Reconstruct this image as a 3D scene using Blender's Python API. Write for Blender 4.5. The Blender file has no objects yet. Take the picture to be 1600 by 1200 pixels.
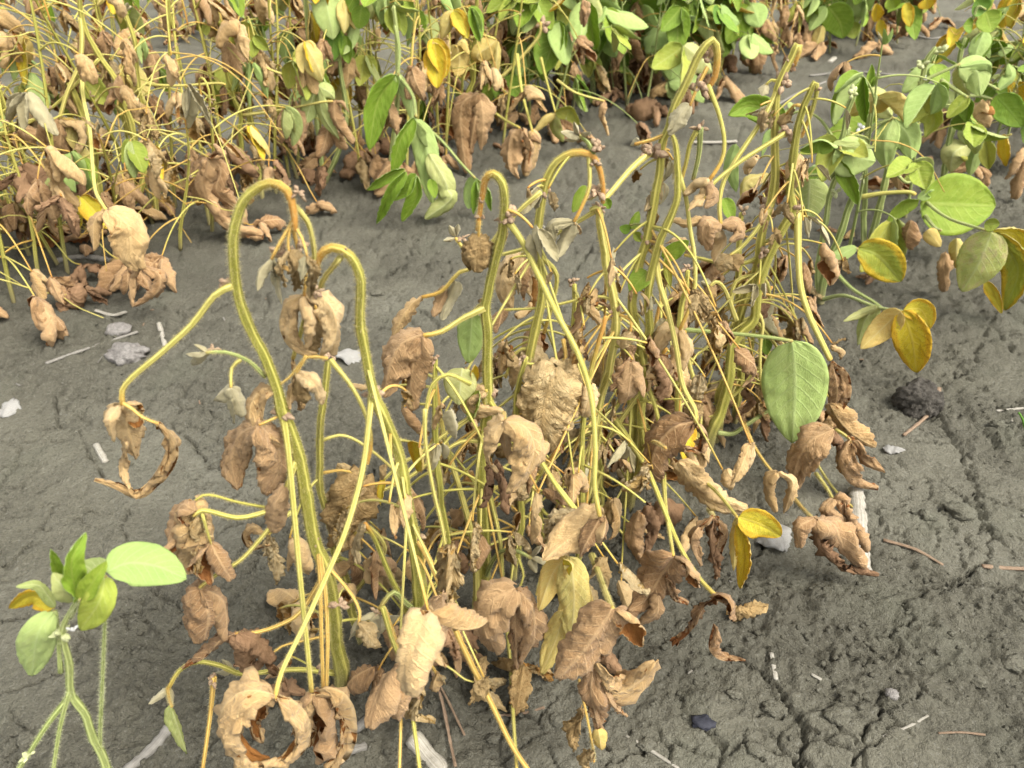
import bpy, math, random
import numpy as np
from mathutils import Vector, Matrix
from math import sin, cos, pi, radians

# ------------------------------------------------------------------ camera, sky, sun, exposure
scene = bpy.context.scene
COL = scene.collection
PITCH = radians(34.0); CAM_H = 0.72; FPX = 1209.0
cam_data = bpy.data.cameras.new("camera")
cam_data.sensor_width = 36.0
cam_data.lens = 36.0 * FPX / 1600.0
cam_data.clip_start = 0.02; cam_data.clip_end = 400.0
cam_data.dof.use_dof = True
cam_data.dof.focus_distance = 0.82
cam_data.dof.aperture_fstop = 11.0
cam = bpy.data.objects.new("camera", cam_data); COL.objects.link(cam)
cam.location = (0, 0, CAM_H); cam.rotation_euler = (pi / 2 - PITCH, 0, 0)
scene.camera = cam

world = bpy.data.worlds.new("World"); scene.world = world; world.use_nodes = True
wn = world.node_tree.nodes; wl = world.node_tree.links; wn.clear()
sky = wn.new("ShaderNodeTexSky"); sky.sky_type = 'NISHITA'; sky.sun_disc = False
SUN_EL = radians(56); SUN_AZ = radians(125)      # azimuth from +Y towards +X
sky.sun_elevation = SUN_EL; sky.sun_rotation = SUN_AZ
sky.air_density = 1.0; sky.dust_density = 4.0
hs = wn.new("ShaderNodeHueSaturation"); hs.inputs["Saturation"].default_value = 0.16
bgn = wn.new("ShaderNodeBackground"); bgn.inputs["Strength"].default_value = 0.15
wo = wn.new("ShaderNodeOutputWorld")
wl.new(sky.outputs[0], hs.inputs["Color"]); wl.new(hs.outputs[0], bgn.inputs["Color"]); wl.new(bgn.outputs[0], wo.inputs[0])

sun_d = bpy.data.lights.new("sun", 'SUN'); sun_d.energy = 1.25; sun_d.angle = radians(24); sun_d.color = (1.0, 0.96, 0.88)
sun = bpy.data.objects.new("sun", sun_d); COL.objects.link(sun)
sdir = Vector((sin(SUN_AZ) * cos(SUN_EL), cos(SUN_AZ) * cos(SUN_EL), sin(SUN_EL)))
sun.rotation_euler = (-sdir).to_track_quat('-Z', 'Y').to_euler(); sun.location = sdir * 5

scene.view_settings.view_transform = 'Standard'; scene.view_settings.look = 'None'
scene.view_settings.gamma = 1.0; scene.view_settings.use_curve_mapping = False
scene.view_settings.exposure = 1.4
scene.render.engine = 'CYCLES'
scene.cycles.use_denoising = True
scene.cycles.max_bounces = 6; scene.cycles.diffuse_bounces = 3; scene.cycles.transmission_bounces = 4
scene.cycles.transparent_max_bounces = 4

# ------------------------------------------------------------------ photograph pixel -> place in the field
def ray(px, py):
    a = (px - 800) / FPX; b = -(py - 600) / FPX
    return Vector((a, cos(PITCH) + b * sin(PITCH), -sin(PITCH) + b * cos(PITCH)))
CAMP = Vector((0, 0, CAM_H))
def depth(p): return (p.y * cos(PITCH) - (p.z - CAM_H) * sin(PITCH))

# ------------------------------------------------------------------ noise (numpy)
def _hash(ix, iy, seed):
    h = (ix.astype(np.int64) * 374761393 + iy.astype(np.int64) * 668265263 + seed * 1274126177) & 0xFFFFFFFF
    h = ((h ^ (h >> 13)) * 1274126177) & 0xFFFFFFFF
    h = h ^ (h >> 16)
    return (h & 0xFFFFFF) / float(0xFFFFFF)
def vnoise(x, y, seed=0):
    x = np.asarray(x, float); y = np.asarray(y, float)
    ix = np.floor(x); iy = np.floor(y); fx = x - ix; fy = y - iy
    u = fx * fx * fx * (fx * (fx * 6 - 15) + 10); v = fy * fy * fy * (fy * (fy * 6 - 15) + 10)
    a = _hash(ix, iy, seed); b = _hash(ix + 1, iy, seed); c = _hash(ix, iy + 1, seed); d = _hash(ix + 1, iy + 1, seed)
    return (a * (1 - u) + b * u) * (1 - v) + (c * (1 - u) + d * u) * v
def fbm(x, y, seed=0, octv=4, gain=0.5):
    s = 0; a = 1; t = 0
    for k in range(octv):
        s = s + a * vnoise(x * 2 ** k + 17.3 * k, y * 2 ** k - 9.1 * k, seed + k); t += a; a *= gain
    return s / t
def worley(x, y, seed=0, ids=None):
    ix = np.floor(x); iy = np.floor(y)
    f1 = np.full(x.shape, 9.0); f2 = np.full(x.shape, 9.0)
    for dx in (-1, 0, 1):
        for dy in (-1, 0, 1):
            cx = ix + dx; cy = iy + dy
            d = np.hypot(cx + 0.1 + 0.8 * _hash(cx, cy, seed) - x, cy + 0.1 + 0.8 * _hash(cx, cy, seed + 77) - y)
            f2 = np.minimum(f2, np.maximum(d, f1))
            if ids is not None: ids[...] = np.where(d < f1, _hash(cx, cy, seed + 5), ids)
            f1 = np.minimum(f1, d)
    return f1, f2
def sstep(a, b, x):
    t = np.clip((x - a) / (b - a), 0, 1); return t * t * (3 - 2 * t)

# ------------------------------------------------------------------ ground relief
ROW1_PX = [(430, 1300), (533, 1085), (655, 1050), (752, 962), (850, 860), (975, 790), (1105, 700), (1285, 470), (1360, 380), (1450, 300), (1560, 200), (1690, 110)]
ROW2_PX = [(-250, 450), (-80, 410), (100, 375), (240, 345), (500, 275), (740, 222), (930, 160), (1200, 100), (1420, 45)]
def flat_hit(px, py):
    d = ray(px, py); t = -CAM_H / d.z
    return CAMP + d * t
ROW1 = [flat_hit(*p) for p in ROW1_PX]; ROW2 = [flat_hit(*p) for p in ROW2_PX]
def seg_dist(x, y, pts, wob=0):
    best = np.full(x.shape, 1e9)
    for a, b in zip(pts[:-1], pts[1:]):
        ax, ay = a[0], a[1]; dx = b[0] - ax; dy = b[1] - ay; l2 = dx * dx + dy * dy + 1e-12
        t = np.clip(((x - ax) * dx + (y - ay) * dy) / l2, 0, 1)
        best = np.minimum(best, np.hypot(x - ax - t * dx, y - ay - t * dy))
    return best
CRACKS_PX = [
    ([(1600, 478), (1560, 480), (1530, 540), (1522, 575), (1490, 592), (1470, 605), (1462, 640), (1480, 665), (1495, 690), (1520, 712), (1522, 760), (1530, 800), (1550, 840), (1545, 850)], 1.5),
    ([(1545, 850), (1540, 880), (1500, 915), (1440, 925), (1415, 940), (1422, 970), (1395, 990), (1370, 1000)], 1.3),
    ([(1440, 925), (1540, 915), (1575, 920), (1600, 940)], 1.0),
    ([(1100, 1000), (1150, 1030), (1190, 1060), (1215, 1090), (1250, 1130), (1258, 1150), (1250, 1200)], 1.6),
    ([(1258, 1150), (1290, 1170), (1330, 1185)], 1.0), ([(1380, 1080), (1370, 1120), (1340, 1160), (1330, 1200)], 1.6),
    ([(1215, 1090), (1225, 1125), (1180, 1128)], 0.7),
    ([(85, 620), (92, 660), (120, 672), (130, 690), (150, 720), (160, 745)], 1.4), ([(270, 670), (300, 690), (320, 720), (350, 735), (362, 740)], 1.3),
    ([(60, 640), (85, 625), (100, 600)], 1.0), ([(420, 840), (400, 860), (398, 880), (385, 900)], 1.0),
    ([(0, 885), (30, 870), (50, 850)], 1.0), ([(0, 980), (50, 965)], 0.9), ([(200, 790), (190, 830), (215, 870), (240, 880)], 0.8),
    ([(650, 370), (640, 400), (600, 430)], 1.0), ([(930, 380), (900, 420), (870, 440)], 0.9),
    ([(1480, 500), (1500, 540), (1490, 592)], 0.7), ([(1390, 900), (1340, 890), (1290, 860)], 0.7),
]
CRACKS = [([flat_hit(*p) for p in pl], w) for pl, w in CRACKS_PX]

def base_height(x, y):
    """relief without cracks; also used to set things on the soil"""
    x = np.asarray(x, float); y = np.asarray(y, float)
    h = 0.014 * np.exp(-(np.minimum(seg_dist(x, y, ROW1), seg_dist(x, y, ROW2)) / 0.06) ** 2) + 0.030 * (fbm(x * 2.2, y * 2.2, 3, 3) - 0.5) + 0.014 * (fbm(x * 9, y * 9, 11, 3) - 0.5)
    return h
def gz(x, y): return float(base_height(np.array([x]), np.array([y]))[0])
def ground(px, py):
    p = flat_hit(px, py); d = ray(px, py)
    for _ in range(4):
        t = (gz(p.x, p.y) - CAM_H) / d.z; p = CAMP + d * t
    return p

def full_height(x, y):
    h = base_height(x, y)
    wx = x + 0.02 * (fbm(x * 30, y * 30, 51, 3) - 0.5) + 0.006 * (fbm(x * 140, y * 140, 57, 2) - 0.5)
    wy = y + 0.02 * (fbm(x * 30, y * 30, 61, 3) - 0.5) + 0.006 * (fbm(x * 140, y * 140, 67, 2) - 0.5)
    drow = np.minimum(seg_dist(x, y, ROW1), seg_dist(x, y, ROW2))
    rough = sstep(0.34, 0.60, fbm(x * 5.2, y * 5.2, 21, 4) + 0.19 * np.exp(-(drow / 0.17) ** 2))
    cl = 0
    for lam, amp, sd in ((0.045, 0.011, 5), (0.018, 0.0062, 6), (0.0085, 0.0034, 7), (0.0045, 0.0015, 8)):
        ids = np.zeros(x.shape); f1, f2 = worley(wx / lam, wy / lam, sd, ids)
        dome = np.clip((f2 - f1) * 2.4, 0, 1) ** 0.65 * (1 - 0.35 * np.clip(f1, 0, 1))
        cl = cl + amp * (dome * (0.25 + 0.95 * ids) - 0.45)
    h = h + cl * (0.07 + 0.72 * rough)
    h = h + 0.0062 * (fbm(x * 90, y * 90, 71, 4) - 0.5) + 0.0016 * (fbm(x * 420, y * 420, 81, 2) - 0.5) * (0.35 + rough)
    # small pits in the crust
    f1, f2 = worley(x / 0.016 + 40, y / 0.016, 91)
    h = h - 0.0022 * sstep(0.22, 0.10, f1) * (vnoise(x * 20, y * 20, 95) > 0.5)
    # drying cracks: a broken network plus the long ones
    f1, f2 = worley(wx / 0.15, wy / 0.15, 31)
    edge = (f2 - f1) * 0.15
    on = sstep(0.43, 0.55, fbm(x * 6, y * 6, 41, 3))
    crack = sstep(0.0032, 0.0010, edge) * on * (1 - 0.6 * rough) * 0.8
    f1, f2 = worley(wx / 0.048 + 7, wy / 0.048, 33)
    on2 = sstep(0.48, 0.60, fbm(x * 8 + 5, y * 8, 43, 3))
    crack = np.maximum(crack, 0.5 * sstep(0.0030, 0.0008, (f2 - f1) * 0.048) * on2)
    cx = x + 0.016 * (fbm(x * 50, y * 50, 151, 4, .6) - 0.5); cy = y + 0.016 * (fbm(x * 50, y * 50, 161, 4, .6) - 0.5)
    for pl, w in CRACKS:
        xs = [p.x for p in pl]; ys = [p.y for p in pl]
        m = (x > min(xs) - .03) & (x < max(xs) + .03) & (y > min(ys) - .03) & (y < max(ys) + .03)
        if m.any():
            d = seg_dist(cx[m], cy[m], [(p.x, p.y) for p in pl])
            ww = w * (0.5 + 1.0 * vnoise(x[m] * 60, y[m] * 60, 171))
            crack[m] = np.maximum(crack[m], sstep(0.0012, 0.0004, d / ww))
    h = h - 0.017 * crack
    return h, rough, crack

# ------------------------------------------------------------------ material helpers
def new_mat(name):
    m = bpy.data.materials.new(name); m.use_nodes = True
    nt = m.node_tree; nt.nodes.clear()
    return m, nt
class NB:
    def __init__(s, nt): s.nt = nt
    def n(s, typ, **kw):
        nd = s.nt.nodes.new(typ)
        for k, v in kw.items(): setattr(nd, k, v)
        return nd
    def link(s, a, b): s.nt.links.new(a, b)
    def put(s, sock, val):
        if hasattr(val, "is_linked") or hasattr(val, "links"): s.link(val, sock)
        else: sock.default_value = val
    def math(s, op, a, b=0.0, clamp=False):
        nd = s.n("ShaderNodeMath", operation=op, use_clamp=clamp); s.put(nd.inputs[0], a); s.put(nd.inputs[1], b); return nd.outputs[0]
    def mix(s, f, a, b, mode='MIX'):
        nd = s.n("ShaderNodeMix", data_type='RGBA', blend_type=mode); s.put(nd.inputs[0], f)
        for k, v in ((6, a), (7, b)):
            s.put(nd.inputs[k], v if not isinstance(v, tuple) else (v[0], v[1], v[2], 1))
        return nd.outputs[2]
    def ramp(s, f, stops, interp='LINEAR'):
        nd = s.n("ShaderNodeValToRGB"); nd.color_ramp.interpolation = interp; e = nd.color_ramp.elements
        while len(e) < len(stops): e.new(0.5)
        for el, (p, c) in zip(e, stops):
            el.position = p; el.color = (c[0], c[1], c[2], 1) if isinstance(c, tuple) else (c, c, c, 1)
        s.link(f, nd.inputs[0]); return nd.outputs[0]
    def noise(s, vec, scale, detail=3, rough=0.5, dist=0.0):
        nd = s.n("ShaderNodeTexNoise"); s.link(vec, nd.inputs["Vector"])
        nd.inputs["Scale"].default_value = scale; nd.inputs["Detail"].default_value = detail
        nd.inputs["Roughness"].default_value = rough; nd.inputs["Distortion"].default_value = dist
        return nd.outputs["Fac"]
    def comb(s, x, y, z):
        nd = s.n("ShaderNodeCombineXYZ"); s.put(nd.inputs[0], x); s.put(nd.inputs[1], y); s.put(nd.inputs[2], z); return nd.outputs[0]

def surface_out(b, col, rough=0.8, spec=0.25, bump=None, bstr=0.3, bdist=0.001, transl=0.0, tcol=None, sheen=0.0):
    p = b.n("ShaderNodeBsdfPrincipled"); b.put(p.inputs["Base Color"], col); p.inputs["Roughness"].default_value = rough
    p.inputs["Specular IOR Level"].default_value = spec
    if sheen: p.inputs["Sheen Weight"].default_value = sheen; p.inputs["Sheen Roughness"].default_value = 0.5
    nrm = None
    if bump is not None:
        bp = b.n("ShaderNodeBump"); bp.inputs["Strength"].default_value = bstr; bp.inputs["Distance"].default_value = bdist
        b.put(bp.inputs["Height"], bump); nrm = bp.outputs[0]; b.link(nrm, p.inputs["Normal"])
    out = b.n("ShaderNodeOutputMaterial"); sh = p.outputs[0]
    if transl > 0:
        t = b.n("ShaderNodeBsdfTranslucent"); b.put(t.inputs["Color"], tcol if tcol is not None else col)
        if nrm is not None: b.link(nrm, t.inputs["Normal"])
        mx = b.n("ShaderNodeMixShader"); mx.inputs[0].default_value = transl
        b.link(sh, mx.inputs[1]); b.link(t.outputs[0], mx.inputs[2]); sh = mx.outputs[0]
    b.link(sh, out.inputs[0])

# ---- soil
def soil_material():
    m, nt = new_mat("grey_clay_soil"); b = NB(nt)
    geo = b.n("ShaderNodeNewGeometry"); pos = geo.outputs["Position"]
    ra = b.n("ShaderNodeAttribute", attribute_name="rough"); rf = ra.outputs["Fac"]
    n1 = b.noise(pos, 3.0, 4, 0.55); n2 = b.noise(pos, 26, 5, 0.62); n3 = b.noise(pos, 190, 4, 0.65); n4 = b.noise(pos, 900, 3, 0.6)
    base = b.ramp(n1, [(0.30, (0.170, 0.159, 0.114)), (0.52, (0.208, 0.196, 0.145)), (0.75, (0.252, 0.241, 0.184))])
    c = b.mix(b.math('MULTIPLY', rf, 0.55, True), base, (0.108, 0.100, 0.073))
    c = b.mix(b.ramp(n2, [(0.35, 0.0), (0.70, 0.55)]), c, (0.128, 0.119, 0.087))
    c = b.mix(b.ramp(n3, [(0.52, 0.0), (0.72, 0.6)]), c, (0.062, 0.057, 0.044))
    c = b.mix(b.ramp(n3, [(0.28, 0.5), (0.42, 0.0)]), c, (0.30, 0.29, 0.24))
    damp = b.noise(pos, 1.7, 4, 0.6, 0.4)
    c = b.mix(b.ramp(damp, [(0.46, 0.0), (0.64, 0.6)]), c, (0.088, 0.082, 0.062))
    tint = b.noise(pos, 7.5, 2, 0.5)
    c = b.mix(b.ramp(tint, [(0.55, 0.0), (0.75, 0.5)]), c, (0.160, 0.159, 0.113))
    n5 = b.noise(pos, 430, 3, 0.6)
    h = b.math('ADD', b.math('ADD', b.math('MULTIPLY', n3, 1.0), b.math('MULTIPLY', n5, 0.7)), b.math('MULTIPLY', n4, 0.4))
    c = b.mix(b.ramp(n5, [(0.56, 0.0), (0.72, 0.55)]), c, (0.07, 0.064, 0.05))
    c = b.mix(b.ramp(n5, [(0.26, 0.4), (0.42, 0.0)]), c, (0.33, 0.32, 0.265))
    surface_out(b, c, 0.93, 0.15, h, 1.0, 0.0075)
    return m
MAT_SOIL = soil_material()

# ---- leaves: one material for each side of each kind
def leaf_material(name, stops, vein, vamt=0.5, spots=None, edge=None, transl=0.22, rough=0.75, spec=0.25, speck=0.0, bstr=0.35, sheen=0.0, patch=None, crink=0.0):
    m, nt = new_mat(name); b = NB(nt)
    uvn = b.n("ShaderNodeUVMap", uv_map="UVMap"); sp = b.n("ShaderNodeSeparateXYZ"); b.link(uvn.outputs[0], sp.inputs[0])
    u = sp.outputs[0]; v = b.math('MULTIPLY', b.math('SUBTRACT', sp.outputs[1], 0.5), 2.0); av = b.math('ABSOLUTE', v)
    oi = b.n("ShaderNodeObjectInfo"); rnd = oi.outputs["Random"]
    vec = b.comb(b.math('MULTIPLY', u, 3.0), b.math('MULTIPLY', v, 1.2), b.math('MULTIPLY', rnd, 60.0))
    n1 = b.noise(vec, 1.3, 4, 0.6); n2 = b.noise(vec, 9, 4, 0.6); n3 = b.noise(vec, 75, 3, 0.6)
    f = b.math('ADD', b.math('MULTIPLY', n1, 0.75), b.math('ADD', b.math('MULTIPLY', rnd, 0.62), b.math('SUBTRACT', b.math('MULTIPLY', n2, 0.35), 0.36)), True)
    c = b.ramp(f, stops)
    # veins: midrib, curved laterals, fine net
    lat = b.math('SUBTRACT', b.math('MULTIPLY', u, 8.5), b.math('ADD', b.math('MULTIPLY', av, 2.4), b.math('MULTIPLY', n2, 0.25)))
    fr = b.math('ABSOLUTE', b.math('SUBTRACT', b.math('FRACT', lat), 0.5))
    lm = b.ramp(fr, [(0.0, 1.0), (0.045, 0.75), (0.11, 0.0)])
    lm = b.math('MULTIPLY', lm, b.ramp(av, [(0.0, 1.0), (0.75, 0.7), (1.0, 0.0)]))
    mid = b.ramp(av, [(0.0, 1.0), (0.035, 0.9), (0.085, 0.0)])
    vo = b.n("ShaderNodeTexVoronoi", feature='DISTANCE_TO_EDGE'); b.link(vec, vo.inputs["Vector"]); vo.inputs["Scale"].default_value = 7.0
    net = b.ramp(vo.outputs["Distance"], [(0.0, 0.45), (0.06, 0.0)])
    vm = b.math('MAXIMUM', b.math('MAXIMUM', lm, mid), net)
    c = b.mix(b.math('MULTIPLY', vm, vamt), c, vein)
    if patch is not None:
        pm = b.ramp(b.noise(vec, 2.2, 3, 0.6), [(patch[1], 0.0), (patch[1] + 0.12, patch[2])])
        c = b.mix(pm, c, patch[0])
    if edge is not None:
        em = b.math('MULTIPLY', b.ramp(b.math('ADD', av, b.math('MULTIPLY', n2, 0.5)), [(edge[1], 0.0), (min(1.0, edge[1] + 0.35), 1.0)]), 0.8)
        c = b.mix(em, c, edge[0])
    if spots is not None:
        vs = b.n("ShaderNodeTexVoronoi"); b.link(vec, vs.inputs["Vector"]); vs.inputs["Scale"].default_value = 14.0
        dens = b.ramp(b.math('ADD', b.math('MULTIPLY', n1, 0.8), b.math('MULTIPLY', av, 0.35)), [(0.40, 0.0), (0.56, 1.0)])
        sm = b.math('MULTIPLY', b.math('MULTIPLY', b.ramp(vs.outputs["Distance"], [(0.16, 1.0), (0.30, 0.0)]), dens), 0.85)
        c = b.mix(sm, c, spots)
    if speck > 0:
        c = b.mix(b.math('MULTIPLY', b.ramp(n3, [(0.58, 0.0), (0.70, 1.0)]), speck), c, tuple(x * 0.42 for x in vein))
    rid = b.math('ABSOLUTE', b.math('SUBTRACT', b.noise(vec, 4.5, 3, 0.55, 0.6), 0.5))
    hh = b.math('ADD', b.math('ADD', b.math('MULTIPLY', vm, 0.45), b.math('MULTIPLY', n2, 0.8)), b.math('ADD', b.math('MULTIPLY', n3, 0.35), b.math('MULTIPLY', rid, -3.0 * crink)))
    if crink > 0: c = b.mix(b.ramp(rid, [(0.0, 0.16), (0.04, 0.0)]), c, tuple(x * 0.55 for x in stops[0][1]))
    surface_out(b, c, rough, spec, hh, bstr, 0.0045, transl, None, sheen)
    return m
LM = {}
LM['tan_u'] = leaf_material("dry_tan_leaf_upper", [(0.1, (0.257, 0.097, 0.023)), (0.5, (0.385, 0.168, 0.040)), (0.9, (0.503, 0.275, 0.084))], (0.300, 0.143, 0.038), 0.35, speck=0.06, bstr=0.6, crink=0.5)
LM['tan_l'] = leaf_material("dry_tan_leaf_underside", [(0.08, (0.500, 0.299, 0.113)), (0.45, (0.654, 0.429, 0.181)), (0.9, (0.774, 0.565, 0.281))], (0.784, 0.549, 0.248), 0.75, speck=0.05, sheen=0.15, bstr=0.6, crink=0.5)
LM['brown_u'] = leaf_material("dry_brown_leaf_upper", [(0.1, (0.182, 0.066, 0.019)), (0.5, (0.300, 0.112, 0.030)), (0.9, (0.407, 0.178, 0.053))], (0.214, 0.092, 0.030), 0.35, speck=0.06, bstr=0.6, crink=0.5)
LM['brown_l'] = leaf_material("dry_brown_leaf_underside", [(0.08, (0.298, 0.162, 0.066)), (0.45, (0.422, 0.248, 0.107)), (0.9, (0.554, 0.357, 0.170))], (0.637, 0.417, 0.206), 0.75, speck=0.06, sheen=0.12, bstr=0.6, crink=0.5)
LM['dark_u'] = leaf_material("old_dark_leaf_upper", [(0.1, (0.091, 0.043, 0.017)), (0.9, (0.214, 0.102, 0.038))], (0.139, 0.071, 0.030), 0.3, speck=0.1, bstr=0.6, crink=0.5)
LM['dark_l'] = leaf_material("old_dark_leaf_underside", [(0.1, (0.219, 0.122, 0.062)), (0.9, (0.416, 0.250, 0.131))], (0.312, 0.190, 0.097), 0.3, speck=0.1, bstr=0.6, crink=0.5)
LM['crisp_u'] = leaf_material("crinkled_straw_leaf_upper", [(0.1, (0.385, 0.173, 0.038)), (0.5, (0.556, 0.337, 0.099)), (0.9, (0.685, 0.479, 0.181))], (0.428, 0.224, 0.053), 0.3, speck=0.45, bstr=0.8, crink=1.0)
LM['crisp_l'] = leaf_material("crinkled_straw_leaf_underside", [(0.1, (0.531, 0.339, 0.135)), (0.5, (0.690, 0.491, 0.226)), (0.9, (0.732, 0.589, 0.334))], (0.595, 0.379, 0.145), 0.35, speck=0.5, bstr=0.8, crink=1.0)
LM['wool_u'] = leaf_material("woolly_young_leaf_upper", [(0.1, (0.28, 0.23, 0.11)), (0.9, (0.46, 0.40, 0.23))], (0.30, 0.24, 0.11), 0.22, sheen=0.15)
LM['wool_l'] = leaf_material("woolly_young_leaf_underside", [(0.1, (0.34, 0.29, 0.15)), (0.9, (0.52, 0.46, 0.28))], (0.42, 0.34, 0.17), 0.22, sheen=0.15)
LM['green_u'] = leaf_material("green_leaf_upper", [(0.05, (0.134, 0.236, 0.018)), (0.5, (0.218, 0.336, 0.027)), (0.95, (0.333, 0.420, 0.048))], (0.410, 0.473, 0.104), 0.45, transl=0.30, rough=0.55, spec=0.35)
LM['green_l'] = leaf_material("green_leaf_underside", [(0.05, (0.33, 0.46, 0.120)), (0.5, (0.41, 0.53, 0.155)), (0.95, (0.50, 0.58, 0.200))], (0.55, 0.62, 0.30), 0.32, transl=0.30, rough=0.7, sheen=0.1)
LM['deep_u'] = leaf_material("deep_green_leaf_upper", [(0.05, (0.096, 0.210, 0.018)), (0.5, (0.160, 0.289, 0.024)), (0.95, (0.256, 0.378, 0.038))], (0.256, 0.357, 0.072), 0.4, transl=0.28, rough=0.5, spec=0.4)
LM['deep_l'] = leaf_material("deep_green_leaf_underside", [(0.05, (0.25, 0.37, 0.095)), (0.95, (0.38, 0.48, 0.145))], (0.45, 0.53, 0.24), 0.4, transl=0.28, rough=0.7)
LM['pale_u'] = leaf_material("yellowing_green_leaf_upper", [(0.05, (0.26, 0.35, 0.04)), (0.5, (0.38, 0.43, 0.065)), (0.95, (0.52, 0.48, 0.09))], (0.52, 0.55, 0.2), 0.4, transl=0.3, rough=0.6)
LM['pale_l'] = leaf_material("yellowing_green_leaf_underside", [(0.05, (0.34, 0.42, 0.13)), (0.5, (0.44, 0.48, 0.16)), (0.95, (0.54, 0.52, 0.20))], (0.66, 0.66, 0.38), 0.45, transl=0.3, rough=0.7)
LM['yellow_u'] = leaf_material("yellow_spotted_leaf_upper", [(0.05, (0.56, 0.50, 0.055)), (0.5, (0.66, 0.53, 0.036)), (0.95, (0.70, 0.48, 0.026))], (0.70, 0.58, 0.16), 0.35, spots=(0.17, 0.055, 0.012), edge=((0.62, 0.36, 0.025), 0.88), transl=0.3, rough=0.65)
LM['yellow_l'] = leaf_material("yellow_leaf_underside", [(0.05, (0.62, 0.56, 0.19)), (0.5, (0.70, 0.55, 0.17)), (0.95, (0.73, 0.50, 0.145))], (0.76, 0.66, 0.36), 0.4, spots=(0.42, 0.21, 0.055), transl=0.3, rough=0.7)
LM['spot_u'] = leaf_material("blotched_yellow_green_leaf_upper", [(0.05, (0.30, 0.37, 0.045)), (0.5, (0.44, 0.44, 0.060)), (0.95, (0.60, 0.46, 0.04))], (0.45, 0.50, 0.15), 0.4, spots=(0.19, 0.075, 0.015), edge=((0.62, 0.40, 0.025), 0.80), transl=0.3, rough=0.6)
LM['spot_l'] = leaf_material("blotched_yellow_green_leaf_underside", [(0.05, (0.42, 0.47, 0.13)), (0.95, (0.62, 0.55, 0.17))], (0.55, 0.58, 0.3), 0.4, spots=(0.35, 0.19, 0.05), transl=0.3, rough=0.7, patch=((0.52, 0.43, 0.22), 0.5, 0.6))

# ---- stems
def stem_material(name, ca, cb, cdry):
    m, nt = new_mat(name); b = NB(nt)
    uvn = b.n("ShaderNodeUVMap", uv_map="UVMap"); sp = b.n("ShaderNodeSeparateXYZ"); b.link(uvn.outputs[0], sp.inputs[0])
    oi = b.n("ShaderNodeObjectInfo"); rnd = oi.outputs["Random"]
    ang = b.math('MULTIPLY', sp.outputs[0], 2 * pi)
    cx = b.math('COSINE', ang); sy = b.math('SINE', ang)
    vec = b.comb(b.math('MULTIPLY', cx, 1.0), b.math('MULTIPLY', sy, 1.0), b.math('ADD', b.math('MULTIPLY', sp.outputs[1], 2.2), b.math('MULTIPLY', rnd, 40)))
    n1 = b.noise(vec, 2.6, 3, 0.5); n2 = b.noise(vec, 9, 4, 0.6); 
    geo = b.n("ShaderNodeNewGeometry"); n3 = b.noise(geo.outputs["Position"], 700, 2, 0.6)
    f = b.math('ADD', b.math('MULTIPLY', n1, 0.9), b.math('SUBTRACT', b.math('MULTIPLY', rnd, 0.36), 0.13), True)
    c = b.ramp(f, [(0.25, ca), (0.62, cb), (0.95, tuple(min(1, x * 1.25) for x in cb))])
    # lengthwise ribs: pale ridges, green furrows
    st = b.math('SINE', b.math('ADD', b.math('MULTIPLY', ang, 5.0), b.math('MULTIPLY', n1, 2.0)))
    c = b.mix(b.ramp(st, [(0.10, 0.55), (0.45, 0.0)]), c, tuple(x * 0.55 for x in ca))
    c = b.mix(b.ramp(st, [(0.75, 0.0), (1.0, 0.45)]), c, tuple(min(1, x * 1.3 + 0.06) for x in cb))
    da = b.n("ShaderNodeAttribute", attribute_name="dry")
    dm = b.math('MULTIPLY', da.outputs["Fac"], b.math('ADD', 0.6, b.math('MULTIPLY', n2, 0.8)), True)
    c = b.mix(dm, c, cdry)
    wa = b.n("ShaderNodeAttribute", attribute_name="woody")
    c = b.mix(b.math('MULTIPLY', wa.outputs["Fac"], 0.8), c, (0.20, 0.165, 0.095))
    c = b.mix(b.ramp(n3, [(0.60, 0.0), (0.72, 0.45)]), c, (0.16, 0.10, 0.03))
    surface_out(b, c, 0.7, 0.25, b.math('ADD', b.math('MULTIPLY', n2, 0.7), n3), 0.35, 0.0012, 0.0)
    return m
MAT_STEM = stem_material("ribbed_green_stem", (0.27, 0.262, 0.040), (0.50, 0.445, 0.100), (0.50, 0.245, 0.05))
MAT_PET = stem_material("yellow_green_petiole", (0.41, 0.38, 0.065), (0.60, 0.52, 0.155), (0.56, 0.30, 0.055))
MAT_PETD = stem_material("dried_orange_petiole", (0.48, 0.28, 0.055), (0.62, 0.42, 0.11), (0.46, 0.21, 0.045))
MAT_LSTEM = stem_material("living_green_stem", (0.20, 0.25, 0.065), (0.38, 0.42, 0.145), (0.40, 0.25, 0.07))
def plain_mat(name, c1, c2, scale, rough=0.9, transl=0.0, bstr=0.4, bdist=0.002, spec=0.2, stretch=None):
    m, nt = new_mat(name); b = NB(nt)
    tc = b.n("ShaderNodeTexCoord"); vec = tc.outputs["Object"]
    if stretch:
        mp = b.n("ShaderNodeMapping"); b.link(vec, mp.inputs[0]); mp.inputs["Scale"].default_value = stretch; vec = mp.outputs[0]
    n = b.noise(vec, scale, 4, 0.6); n2 = b.noise(vec, scale * 6, 3, 0.6)
    c = b.ramp(b.math('ADD', b.math('MULTIPLY', n, 0.7), b.math('MULTIPLY', n2, 0.3)), [(0.32, c1), (0.68, c2)])
    surface_out(b, c, rough, spec, b.math('ADD', n, n2), bstr, bdist, transl)
    return m
MAT_HAIR = plain_mat("pale_plant_hair", (0.46, 0.39, 0.15), (0.64, 0.56, 0.29), 40, 0.8, 0.35)
MAT_HAIRG = plain_mat("pale_green_plant_hair", (0.42, 0.44, 0.22), (0.60, 0.60, 0.38), 40, 0.8, 0.35)
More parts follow.
